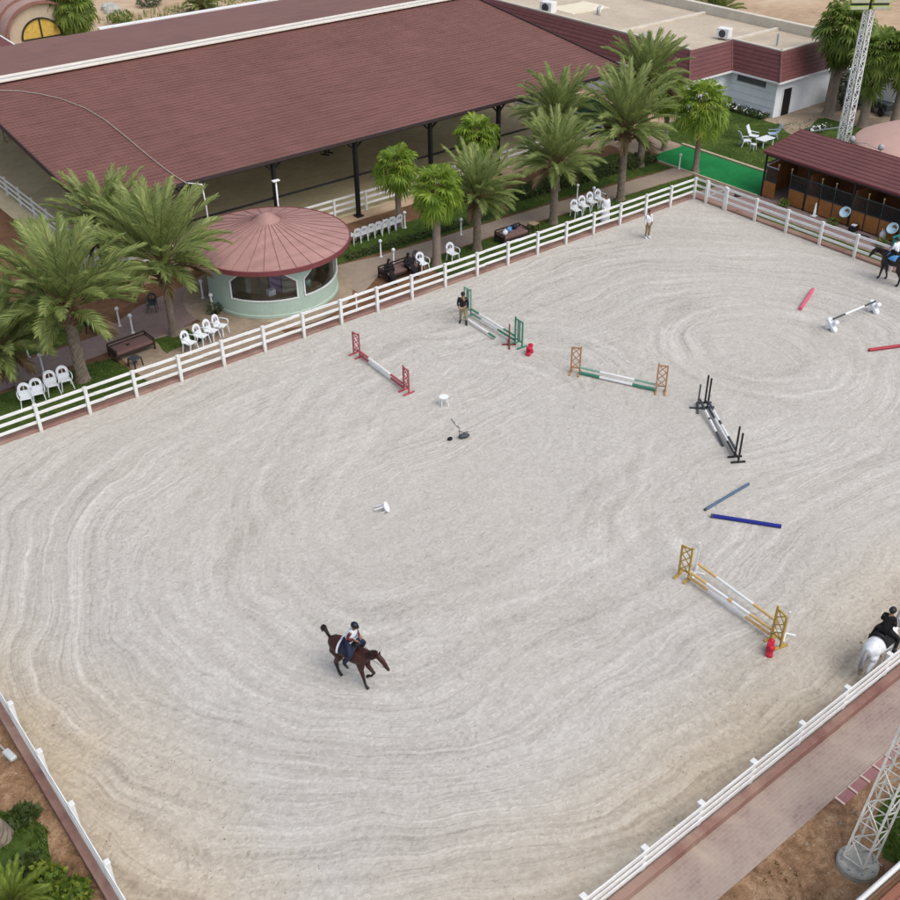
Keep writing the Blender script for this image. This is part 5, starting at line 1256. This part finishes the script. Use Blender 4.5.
# small things in the arena
p = at(444, 405); t = thing('round_table', 'small white round table standing alone on the sand', 'table', p); m = MB(); m.lathe([(0, .42), (.21, .42), (.22, .45), (0, .46)], 24); m.build('tabletop', WHITEPL, t)
for i in range(4): a = i * 1.57 + .4; m = MB(); m.bar((.16 * math.cos(a), .16 * math.sin(a), .42), (.24 * math.cos(a), .24 * math.sin(a), 0), .03); m.build('leg', WHITEPL, t)
p = at(386, 511); t = thing('tipped_stool', 'small white stool tipped over on the sand', 'stool', p, .8)
m = MB(); m.lathe([(0, 0), (.2, 0), (.22, .05), (0, .06)], 18); o = m.build('seat', WHITEPL, t); o.rotation_euler = (R(62), 0, 0); o.location = (0, 0, .19)
for i in range(4): a = i * 1.57 + .7; m = MB(); m.bar((.14 * math.cos(a), .14 * math.sin(a), .0), (.19 * math.cos(a), .19 * math.sin(a), -.42), .045); o = m.build('leg', WHITEPL, t); o.rotation_euler = (R(62), 0, 0); o.location = (0, 0, .19)
p = at(464, 438); t = thing('gear_bag', 'dark grey gear bag with strap lying on the sand', 'bag', p, -.3); m = MB(); m.sphere((0, 0, .11), (.28, .13, .11), 14); m.v = [(x + .03 * mnoise.noise(Vector((x, y, z)) * 6), y, z) for x, y, z in m.v]; m.build('body', DARKGREY, t, smooth=True)
m = MB(); m.tube([(-.2, 0, .25), (-.15, .2, .3), (.1, .3, .06), (.25, .1, .2)], .02, 5); m.build('strap', BLACK, t)
a_, b_ = at(451.5, 419.5), at(460, 429); jpole('short grey rod lying beside the gear bag', Z(a_, .03), Z(b_, .03), [(.5, GREYMET), (.7, WHITE), (1, GREYMET)], .03, 'metal_rod')
p = at(450, 440); m = MB(); m.sphere((0, 0, .07), (.13, .1, .08), 10); tag(m.build('glove', BLACKCLOTH, smooth=True), 'small black glove-like lump on the sand near the gear bag', 'glove', loc=p)
# floodlight fixed outside the left fence
p = at(13, 752); t = thing('fence_floodlight', 'pale grey floodlight on a bracket outside the bottom left fence', 'lamp', (-50.75, -17.0, 0), .2)
m = MB(); m.box((0, -.3, .42), (.22, .5, .14)); m.build('lamp_head', mat('pale_grey_housing', (.5, .54, .56, 1), .4, .1, 3), t, bevel=.03); m = MB(); m.tube([(0, -.1, .42), (.0, .35, .5), (0, .6, .5)], .03, 6); m.tube([(0, .6, .5), (0, .6, 0)], .03, 6); m.build('bracket', GREYMET, t)

# ------------------------------------------------------------------ people
def fingers(b, wrist, d, side, s=1.0):
    """palm and five bent fingers at the wrist, direction d"""
    d = Vector(d).normalized(); sd = Vector(side); sd = (sd - d * sd.dot(d)).normalized(); nn = d.cross(sd); w = Vector(wrist)
    b.tube([w, w + d * .05, w + d * .095], [.028, .04, .036], 6)
    for i in range(4):
        o = w + d * .085 + sd * (.033 - .022 * i); ln = (.07, .08, .075, .058)[i]; c = nn * .012
        b.tube([o, o + d * ln * .5 + c * .4, o + d * ln * .85 + c * 1.8, o + d * ln + c * 2.8], [.0095, .009, .008, .006], 5)
    o = w + d * .03 + sd * .032; b.tube([o, o + d * .025 + sd * .03, o + d * .06 + sd * .034], [.011, .010, .007], 5)
def person(label, loc, rz, top, bottom, J=None, hair='short', robe=None, shoes=BLACK, headgear=None, sleeves=None, parentz=0, vest=None):
    t = thing('person', label, 'person', (loc[0], loc[1], parentz), rz)
    j = dict(pelvis=(0, 0, .96), belly=(0, 0, 1.12), chest=(.01, 0, 1.32), neck=(.0, 0, 1.47), skull=(.02, 0, 1.60),
             shL=(0, .18, 1.41), elL=(-.03, .25, 1.14), wrL=(.08, .25, .90), shR=(0, -.18, 1.41), elR=(-.03, -.25, 1.14), wrR=(.08, -.25, .90),
             hipL=(0, .09, .92), knL=(.04, .1, .50), anL=(-.02, .11, .09), toL=(.13, .13, .04), hipR=(0, -.09, .92), knR=(.02, -.1, .50), anR=(-.05, -.11, .09), toR=(.10, -.13, .04))
    if J: j.update(J)
    names = list(j); V = [Vector(j[n]) for n in names]; ix = {n: i for i, n in enumerate(names)}
    rad = dict(pelvis=.135, belly=.125, chest=.14, neck=.055, skull=.085, shL=.065, shR=.065, elL=.042, elR=.042, wrL=.027, wrR=.027, hipL=.095, hipR=.095, knL=.058, knR=.058, anL=.038, anR=.038, toL=.032, toR=.032)
    E_ = [('pelvis', 'belly'), ('belly', 'chest'), ('chest', 'neck'), ('neck', 'skull')]
    for s in 'LR': E_ += [('chest', 'sh' + s), ('sh' + s, 'el' + s), ('el' + s, 'wr' + s), ('pelvis', 'hip' + s), ('hip' + s, 'kn' + s), ('kn' + s, 'an' + s), ('an' + s, 'to' + s)]
    hd = V[ix['skull']]
    def extra(b):
        b.sphere(hd + Vector((0, 0, .03)), (.098, .078, .118), 14); b.sphere(hd + Vector((.1, 0, .01)), (.02, .014, .026), 6)
        b.sphere(hd + Vector((.085, 0, -.045)), (.018, .028, .01), 6)
        for s in (-1, 1): b.sphere(hd + Vector((0, s * .08, .02)), (.022, .012, .032), 6)
        for s in 'LR':
            w, e = V[ix['wr' + s]], V[ix['el' + s]]; fingers(b, w, w - e, (1, 0, 0.2))
    body = skin('body', V, [(ix[a], ix[b]) for a, b in E_], [rad[n] * (1 if n in ('neck', 'skull', 'wrL', 'wrR') else .72) for n in names], SKIN, t, 1, extra)
    def shell(name, ns, mt, grow, ee=None, over=None):
        sub = [n for n in ns]; si = {n: i for i, n in enumerate(sub)}
        r = [(over or {}).get(n, rad[n] + grow) for n in sub]
        return skin(name, [V[ix[n]] for n in sub], [(si[a], si[b]) for a, b in E_ if a in si and b in si], r, mt, t, 1)
    if robe is not None: pass
    sh = shell('shirt', ['belly', 'pelvis', 'chest', 'neck'] + [x + s for s in 'LR' for x in ('sh', 'el', 'wr')], top, .02, over={'neck': .06, 'wrL': .036, 'wrR': .036, **({'chest': .06, 'belly': .06, 'pelvis': .06, 'shL': .06, 'shR': .06} if vest is not None else {})})
    if vest is not None: shell('vest', ['belly', 'pelvis', 'chest', 'neck', 'shL', 'shR'], vest, .06, over={'shL': .10, 'shR': .10, 'neck': .07})
    shell('trousers', ['pelvis', 'hipL', 'knL', 'anL', 'hipR', 'knR', 'anR'], bottom, .018)
    for s in 'LR':
        m = MB(); a, o_ = V[ix['an' + s]], V[ix['to' + s]]; m.tube([a + Vector((0, 0, .16)), a, a + (o_ - a) * .2], [.058, .056, .055], 8); m.tube([a + (a - o_) * .35 + Vector((0, 0, -.035)), a.lerp(o_, .5) + Vector((0, 0, -.01)), o_ + (o_ - a) * .35], [.05, .052, .035], 8); m.build('boot', shoes, t, smooth=True)
    m = MB()
    hm_ = headgear or HAIR
    if hair == 'short':
        m.sphere(hd + Vector((-.018, 0, .055)), (.102, .086, .108), 14); m.build('hair', HAIR, t, smooth=True)
    elif hair == 'helmet':
        m.sphere(hd + Vector((-.005, 0, .07)), (.135, .115, .115), 14); m.tube([hd + Vector((.08, -.07, .06)), hd + Vector((.17, 0, .05)), hd + Vector((.08, .07, .06))], .02, 6); m.build('helmet', hm_, t, smooth=True)
    elif hair == 'scarf':
        m.sphere(hd + Vector((-.02, 0, .045)), (.115, .10, .125), 14); m.lathe([(.1, -.02), (.14, -.14), (.19, -.24)], 12, c=hd + Vector((-.02, 0, 0))); m.build('head_scarf', hm_, t, smooth=True)
    m = MB()
    for s in (-1, 1): m.sphere(hd + Vector((.088, s * .032, .032)), .012, 6)
    m.build('eyes', BLACK, t)
    if robe is not None:
        b = MB(); n = 20; seated = robe[1]
        if not seated:
            prof = [(.27, .08), (.25, .5), (.2, .95), (.19, 1.15), (.2, 1.35), (.12, 1.46)]; b.lathe(prof, n, sx=.85, sy=1.12)
            b.build('robe', robe[0], t, smooth=True)
        else:
            skin('robe', [(0, 0, .55), (0, 0, .85), (0, 0, 1.08), (.25, 0, .57), (.47, 0, .53), (.5, 0, .3), (.48, 0, .1)], [(0, 1), (1, 2), (0, 3), (3, 4), (4, 5), (5, 6)], [.25, .21, .14, .22, .18, .18, .22], robe[0], t, 1)
    return t
sit = dict(pelvis=(0, 0, .56), belly=(0, 0, .72), chest=(.02, 0, .92), neck=(.03, 0, 1.07), skull=(.06, 0, 1.2), shL=(.02, .18, 1.0), elL=(.05, .26, .74), wrL=(.28, .2, .62), shR=(.02, -.18, 1.0), elR=(.05, -.26, .74), wrR=(.28, -.2, .62),
           hipL=(.02, .1, .55), knL=(.46, .13, .53), anL=(.46, .13, .09), toL=(.62, .14, .04), hipR=(.02, -.1, .55), knR=(.46, -.13, .53), anR=(.46, -.13, .09), toR=(.62, -.14, .04))
p = at(388, 273, .45); person('person in black robe and headscarf seated at the left end of the bench', (p.x, p.y - .1), -1.75, BLACKCLOTH, BLACKCLOTH, sit, 'scarf', (BLACKCLOTH, True), headgear=BLACKCLOTH)
p = at(407, 267, .45); person('person in black robe and headscarf seated at the right end of the bench', (p.x, p.y - .1), -1.4, BLACKCLOTH, BLACKCLOTH, sit, 'scarf', (BLACKCLOTH, True), headgear=BLACKCLOTH)
p = at(610, 224); person('person in long white robe standing behind the back fence', (p.x, .95), -1.9, WHITECLOTH, WHITECLOTH, None, 'short', (WHITECLOTH, False))
p = at(647, 238); person('person in white shirt and tan trousers standing on the sand by the fence', p, -1.7, WHITECLOTH, TAN, dict(wrL=(.12, .16, 1.0), elL=(-.04, .27, 1.16)), 'short', shoes=WHITECLOTH)
p = at(463, 323); person('person in black jacket and pale breeches beside the green standard', p, -2.3, BLACKCLOTH, TAN, dict(knL=(.1, .14, .5), anL=(.12, .17, .09), toL=(.27, .2, .04), knR=(-.02, -.12, .5), anR=(-.12, -.14, .09), toR=(.03, -.17, .04), elR=(.1, -.27, 1.16), wrR=(.3, -.22, 1.08)), 'helmet', headgear=BLACK)

# ------------------------------------------------------------------ horses
def horse_mat(name, col, leg, belly=None):
    t = NT(name); v = t.coord(); s = t.n('ShaderNodeSeparateXYZ'); t.l(v, s.inputs[0])
    n = t.noise(6, 4, .6, v); c = t.ramp(n, [(.3, tuple(x * .8 for x in col[:3]) + (1,)), (.7, tuple(min(1, x * 1.15) for x in col[:3]) + (1,))])
    k = t.ramp(t.math('ADD', s.outputs[2], t.math('MULTIPLY', n, .1)), [(.5, 0), (.78, 1)]); k2 = t.ramp(t.math('DIVIDE', s.outputs[2], 1), [(.45, 0), (.72, 1)])
    c = t.mix(k2, leg, c); t.l(c, t.b.inputs['Base Color']); t.b.inputs['Roughness'].default_value = .5; t.b.inputs['Specular IOR Level'].default_value = .4; return t.m
def horse(label, loc, rz, coat, mane, pad, saddle, pose, tailpts, s=1.0):
    t = thing('horse', label, 'horse', (loc[0], loc[1], 0), rz); 
    hp = pose['neck']; b = MB()
    b.tube([(-.93, 0, 1.30), (-.88, 0, 1.32), (-.74, 0, 1.34), (-.52, 0, 1.35), (-.25, 0, 1.31), (.05, 0, 1.27), (.32, 0, 1.27), (.55, 0, 1.31), (.70, 0, 1.33), (.76, 0, 1.33)],
           [(.06, .05), (.18, .17), (.27, .27), (.31, .32), (.31, .32), (.34, .34), (.34, .33), (.29, .27), (.18, .17), (.06, .05)], 20)
    nk = [(.46, 0, 1.40)] + list(hp[:3]); b.tube([nk[0], (.66, 0, (1.44 + hp[0][2]) / 2), nk[1], nk[2], nk[3]], [(.27, .20), (.24, .15), (.19, .105), (.145, .085), (.10, .075)], 16)
    b.tube([Vector(hp[2]) + Vector((-.06, 0, .03)), hp[2], hp[3], hp[4], hp[5], Vector(hp[5]) + (Vector(hp[5]) - Vector(hp[4])) * .5], [(.08, .07), (.115, .09), (.12, .085), (.075, .06), (.065, .055), (.03, .03)], 14)
    for nm, y in (('hl', .16), ('hr', -.16)): q = pose[nm]; b.tube([(-.58, y * .8, 1.30)] + [(p[0], y, p[1]) for p in q] + [(q[-1][0] + .03, y, 0)], [(.25, .12), (.24, .135), (.16, .11), (.085, .065), (.055, .05), (.06, .055), (.065, .06), (.075, .07)], 12)
    for nm, y in (('fl', .15), ('fr', -.15)): q = pose[nm]; dz = Vector((q[-1][0] - q[-2][0], 0, q[-1][1] - q[-2][1])); b.tube([(.5, y * .8, 1.25)] + [(p[0], y, p[1]) for p in q] + [(q[-1][0] + dz.x * .8, y, q[-1][1] + dz.z * .8)], [(.22, .10), (.17, .11), (.10, .085), (.065, .06), (.048, .045), (.055, .05), (.062, .058), (.07, .065)], 12)
    for sg in (-1, 1):
        hd = Vector(hp[2]); b.tube([hd + Vector((.0, sg * .05, .06)), hd + Vector((.02, sg * .065, .16)), hd + Vector((.03, sg * .07, .23))], [.045, .035, .012], 8)
    cage = b.build('body_cage', coat); md = cage.modifiers.new('remesh', 'REMESH'); md.mode = 'VOXEL'; md.voxel_size = .022; sm = cage.modifiers.new('smooth', 'SMOOTH'); sm.factor = .5; sm.iterations = 4
    dg = bpy.context.evaluated_depsgraph_get(); dg.update(); ev = bpy.data.meshes.new_from_object(cage.evaluated_get(dg)); bpy.data.objects.remove(cage)
    ev.name = 'body'; ev.materials.clear(); ev.materials.append(coat); ev.polygons.foreach_set('use_smooth', [True] * len(ev.polygons))
    body = bpy.data.objects.new('body', ev); COL.objects.link(body); body.parent = t; r = random.Random(3)
    # mane along the crest
    m = MB(); pts = [Vector((.60, 0, 1.58))] + [Vector(p) + Vector((-.05, 0, .13)) for p in hp[:3]]; 
    for i in range(len(pts) - 1):
        for k_ in range(9):
            a = pts[i].lerp(pts[i + 1], k_ / 9); sd = r.choice((-1, 1)); m.tube([a + Vector((0, 0, .03)), a + Vector((-.03, sd * .09, -.02)), a + Vector((-.05, sd * .13, -.18 - r.random() * .08))], [.03, .03, .008], 4)
    m.build('mane', mane, t, smooth=True)
    m = MB()
    for k_ in range(9): o_ = Vector((r.uniform(-.05, .05), r.uniform(-.06, .06), r.uniform(-.04, .04))); m.tube([Vector(tailpts[0])] + [Vector(q) + o_ * (i + 1) / len(tailpts) * 1.4 for i, q in enumerate(tailpts[1:])], [.05] + [.05] * (len(tailpts) - 2) + [.012], 5)
    m.build('tail', mane, t, smooth=True)
    def drape(name, x0, x1, drop, rr_, mt, off):
        m = MB(); vs = []; fs = []; nx_, na = 5, 16
        for i in range(nx_):
            x = x0 + (x1 - x0) * i / (nx_ - 1)
            for q in range(na + 1):
                a = R(-drop + 2 * drop * q / na); vs.append((x, math.sin(a) * (rr_ + off), 1.30 + math.cos(a) * (rr_ + .03 + off)))
        for i in range(nx_ - 1):
            for q in range(na): fs.append((i * (na + 1) + q, i * (na + 1) + q + 1, (i + 1) * (na + 1) + q + 1, (i + 1) * (na + 1) + q))
        m.add(vs, fs); o = m.build(name, mt, t, smooth=True); so = o.modifiers.new('thick', 'SOLIDIFY'); so.thickness = .02; so.offset = 1; return o
    drape('saddle_pad', -.28, .34, 78, .34, pad, .02)
    m = MB(); m.sphere((.03, 0, 1.66), (.30, .17, .06), 12); m.sphere((.29, 0, 1.73), (.06, .1, .08), 10); m.sphere((-.24, 0, 1.72), (.06, .14, .07), 10); m.build('saddle', saddle, t, smooth=True)
    m = MB(); h3, h4, h5 = Vector(hp[3]), Vector(hp[4]), Vector(hp[5])
    for c_, rx in ((h3.lerp(h4, .7), .085),):
        d_ = (h4 - h3).normalized(); u_ = Vector((0, 1, 0)); v_ = d_.cross(u_); m.tube([c_ + (u_ * math.cos(a) * .8 + v_ * math.sin(a)) * rx for a in [i * math.pi / 6 for i in range(13)]], .012, 5)
    for sg in (-1, 1):
        m.tube([h4 + Vector((0, sg * .065, -.02)), Vector((.72, sg * .12, 1.6)), Vector((.36, sg * .07, 1.88))], .010, 4); m.tube([h4 + Vector((0, sg * .065, 0)), Vector(hp[2]) + Vector((0, sg * .09, .04))], .012, 4)
    m.build('bridle', BLACK, t); 
    t.scale = (s, s, s)
    return t
ride = dict(pelvis=(0, 0, 1.80), belly=(.03, 0, 1.96), chest=(.08, 0, 2.15), neck=(.11, 0, 2.29), skull=(.15, 0, 2.42), shL=(.08, .18, 2.24), elL=(.10, .24, 1.98), wrL=(.32, .12, 1.92), shR=(.08, -.18, 2.24), elR=(.10, -.24, 1.98), wrR=(.32, -.12, 1.92),
            hipL=(.02, .12, 1.76), knL=(.30, .38, 1.42), anL=(.06, .42, 1.02), toL=(.2, .46, .98), hipR=(.02, -.12, 1.76), knR=(.30, -.38, 1.42), anR=(.06, -.42, 1.02), toR=(.2, -.46, .98))
CHEST = horse_mat('chestnut_coat', (.040, .010, .006, 1), (.012, .008, .008, 1)); WHORSE = horse_mat('white_coat', (.72, .75, .80, 1), (.45, .40, .34, 1)); BAY = horse_mat('dark_bay_coat', (.022, .010, .008, 1), (.012, .012, .016, 1))
MANE = mat('dark_mane', (.016, .009, .008, 1), .7, .3, 8); GREYMANE = mat('grey_mane', (.34, .33, .33, 1), .8, .25, 6)
lower_neck = [(.86, 0, 1.54), (1.05, 0, 1.66), (1.22, 0, 1.69), (1.37, 0, 1.58), (1.55, 0, 1.38), (1.62, 0, 1.29)]
hi_neck = [(.82, 0, 1.56), (.98, 0, 1.76), (1.12, 0, 1.92), (1.27, 0, 1.84), (1.45, 0, 1.62), (1.51, 0, 1.54)]
canter = dict(neck=lower_neck, hl=[(-.60, 1.08), (-.50, .86), (-.78, .56), (-.84, .28), (-.88, .14), (-.84, .05)], hr=[(-.60, 1.08), (-.42, .88), (-.60, .54), (-.50, .2), (-.44, .1), (-.40, .05)],
              fl=[(.55, .98), (.62, .76), (.86, .56), (.72, .34), (.60, .30), (.56, .24)], fr=[(.52, .98), (.54, .76), (.62, .46), (.68, .18), (.72, .1), (.77, .05)])
walk = dict(neck=hi_neck, hl=[(-.58, 1.08), (-.46, .88), (-.70, .54), (-.66, .2), (-.62, .11), (-.58, .05)], hr=[(-.62, 1.08), (-.58, .86), (-.86, .54), (-.92, .2), (-.92, .11), (-.87, .05)],
            fl=[(.52, .98), (.52, .76), (.56, .46), (.60, .16), (.63, .10), (.67, .05)], fr=[(.50, .98), (.48, .76), (.44, .46), (.34, .16), (.36, .10), (.40, .05)])
a_, b_ = at(339, 670), at(367, 684.5); d_ = b_ - a_; an = math.atan2(d_.y, d_.x); c_ = (a_ + b_) / 2
uptail = [(-.86, 0, 1.40), (-1.0, 0, 1.56), (-1.12, .02, 1.70), (-1.2, .06, 1.74), (-1.3, .1, 1.62), (-1.34, .12, 1.44)]
downtail = [(-.88, 0, 1.42), (-1.0, 0, 1.34), (-1.04, .02, 1.05), (-1.02, .03, .72), (-.98, .03, .48)]
hs1 = horse('dark chestnut horse cantering across the near sand, tail raised', c_, an, CHEST, MANE, NAVY, BLACK, canter, uptail, .93)
hs1_b = MB(); [hs1_b.bar((-.33, math.sin(R(a)) * .365, 1.30 + math.cos(R(a)) * .395), (-.33, math.sin(R(a + 16)) * .365, 1.30 + math.cos(R(a + 16)) * .395), .07, .03) for a in range(-88, 88, 16)]; hs1_b.build('pad_edging', WHITECLOTH, hs1)
lean = dict(ride); 
for kx in ('chest', 'neck', 'skull', 'shL', 'shR'): q = lean[kx]; lean[kx] = (q[0] + .10, q[1], q[2] - .04)
person('person riding the chestnut horse, white vest, maroon sleeves, black helmet', c_, an, MAROON, NAVY, lean, 'helmet', headgear=mat('navy_helmet', (.01, .011, .022, 1), .4, .1, 5), vest=WHITECLOTH)
c_ = at(878, 671); c_.y = -30.7; c_ = Vector((-27.2, -31.24, 0)); an = .03
horse('white horse seen from behind beside the near fence', c_, an, WHORSE, GREYMANE, BLACKCLOTH, BLACK, walk, downtail, .95)
person('person all in black riding the white horse at the right edge', c_, an, BLACKCLOTH, BLACKCLOTH, ride, 'helmet', headgear=BLACK)
low2 = [(.88, 0, 1.48), (1.08, 0, 1.50), (1.26, 0, 1.46), (1.40, 0, 1.30), (1.54, 0, 1.05), (1.58, 0, .96)]
w2 = dict(walk); w2['neck'] = low2
f_ = at(881, 279); an = math.pi / 2 - .1; c_ = Vector((-1.2, -15.0, 0))
horse('dark bay horse with lowered head at the right edge by the fence', c_, an, BAY, MANE, LIGHTBLUE, BLACK, w2, downtail)
person('person in white shirt riding the dark bay horse at the right edge', c_, an, WHITECLOTH, BLACKCLOTH, ride, 'helmet', headgear=BLACK)

# ------------------------------------------------------------------ light
SUN_EL, SUN_AZ = 56, -80           # degrees; azimuth of the sun measured from +X towards +Y
w = bpy.data.worlds.new('World'); sc.world = w; w.use_nodes = True; nt = w.node_tree
sky = nt.nodes.new('ShaderNodeTexSky'); sky.sky_type = 'NISHITA'; sky.sun_disc = False; sky.sun_elevation = R(SUN_EL); sky.sun_rotation = R(90 - SUN_AZ); sky.dust_density = 4; sky.ozone_density = 1
hs = nt.nodes.new('ShaderNodeHueSaturation'); hs.inputs['Saturation'].default_value = .58
nt.links.new(sky.outputs[0], hs.inputs['Color']); nt.links.new(hs.outputs[0], nt.nodes['Background'].inputs[0]); nt.nodes['Background'].inputs[1].default_value = .15
s = bpy.data.lights.new('sun', 'SUN'); s.energy = .95; s.angle = R(52); s.color = (1, .95, .87); so = bpy.data.objects.new('sun', s); COL.objects.link(so)
dv = Vector((math.cos(R(SUN_AZ)) * math.cos(R(SUN_EL)), math.sin(R(SUN_AZ)) * math.cos(R(SUN_EL)), math.sin(R(SUN_EL))))
so.rotation_euler = dv.to_track_quat('Z', 'Y').to_euler(); so.location = (0, 0, 60)
vs_ = sc.view_settings; vs_.view_transform = 'Standard'; vs_.look = 'None'; vs_.exposure = 0.25; vs_.gamma = 1; vs_.use_curve_mapping = False
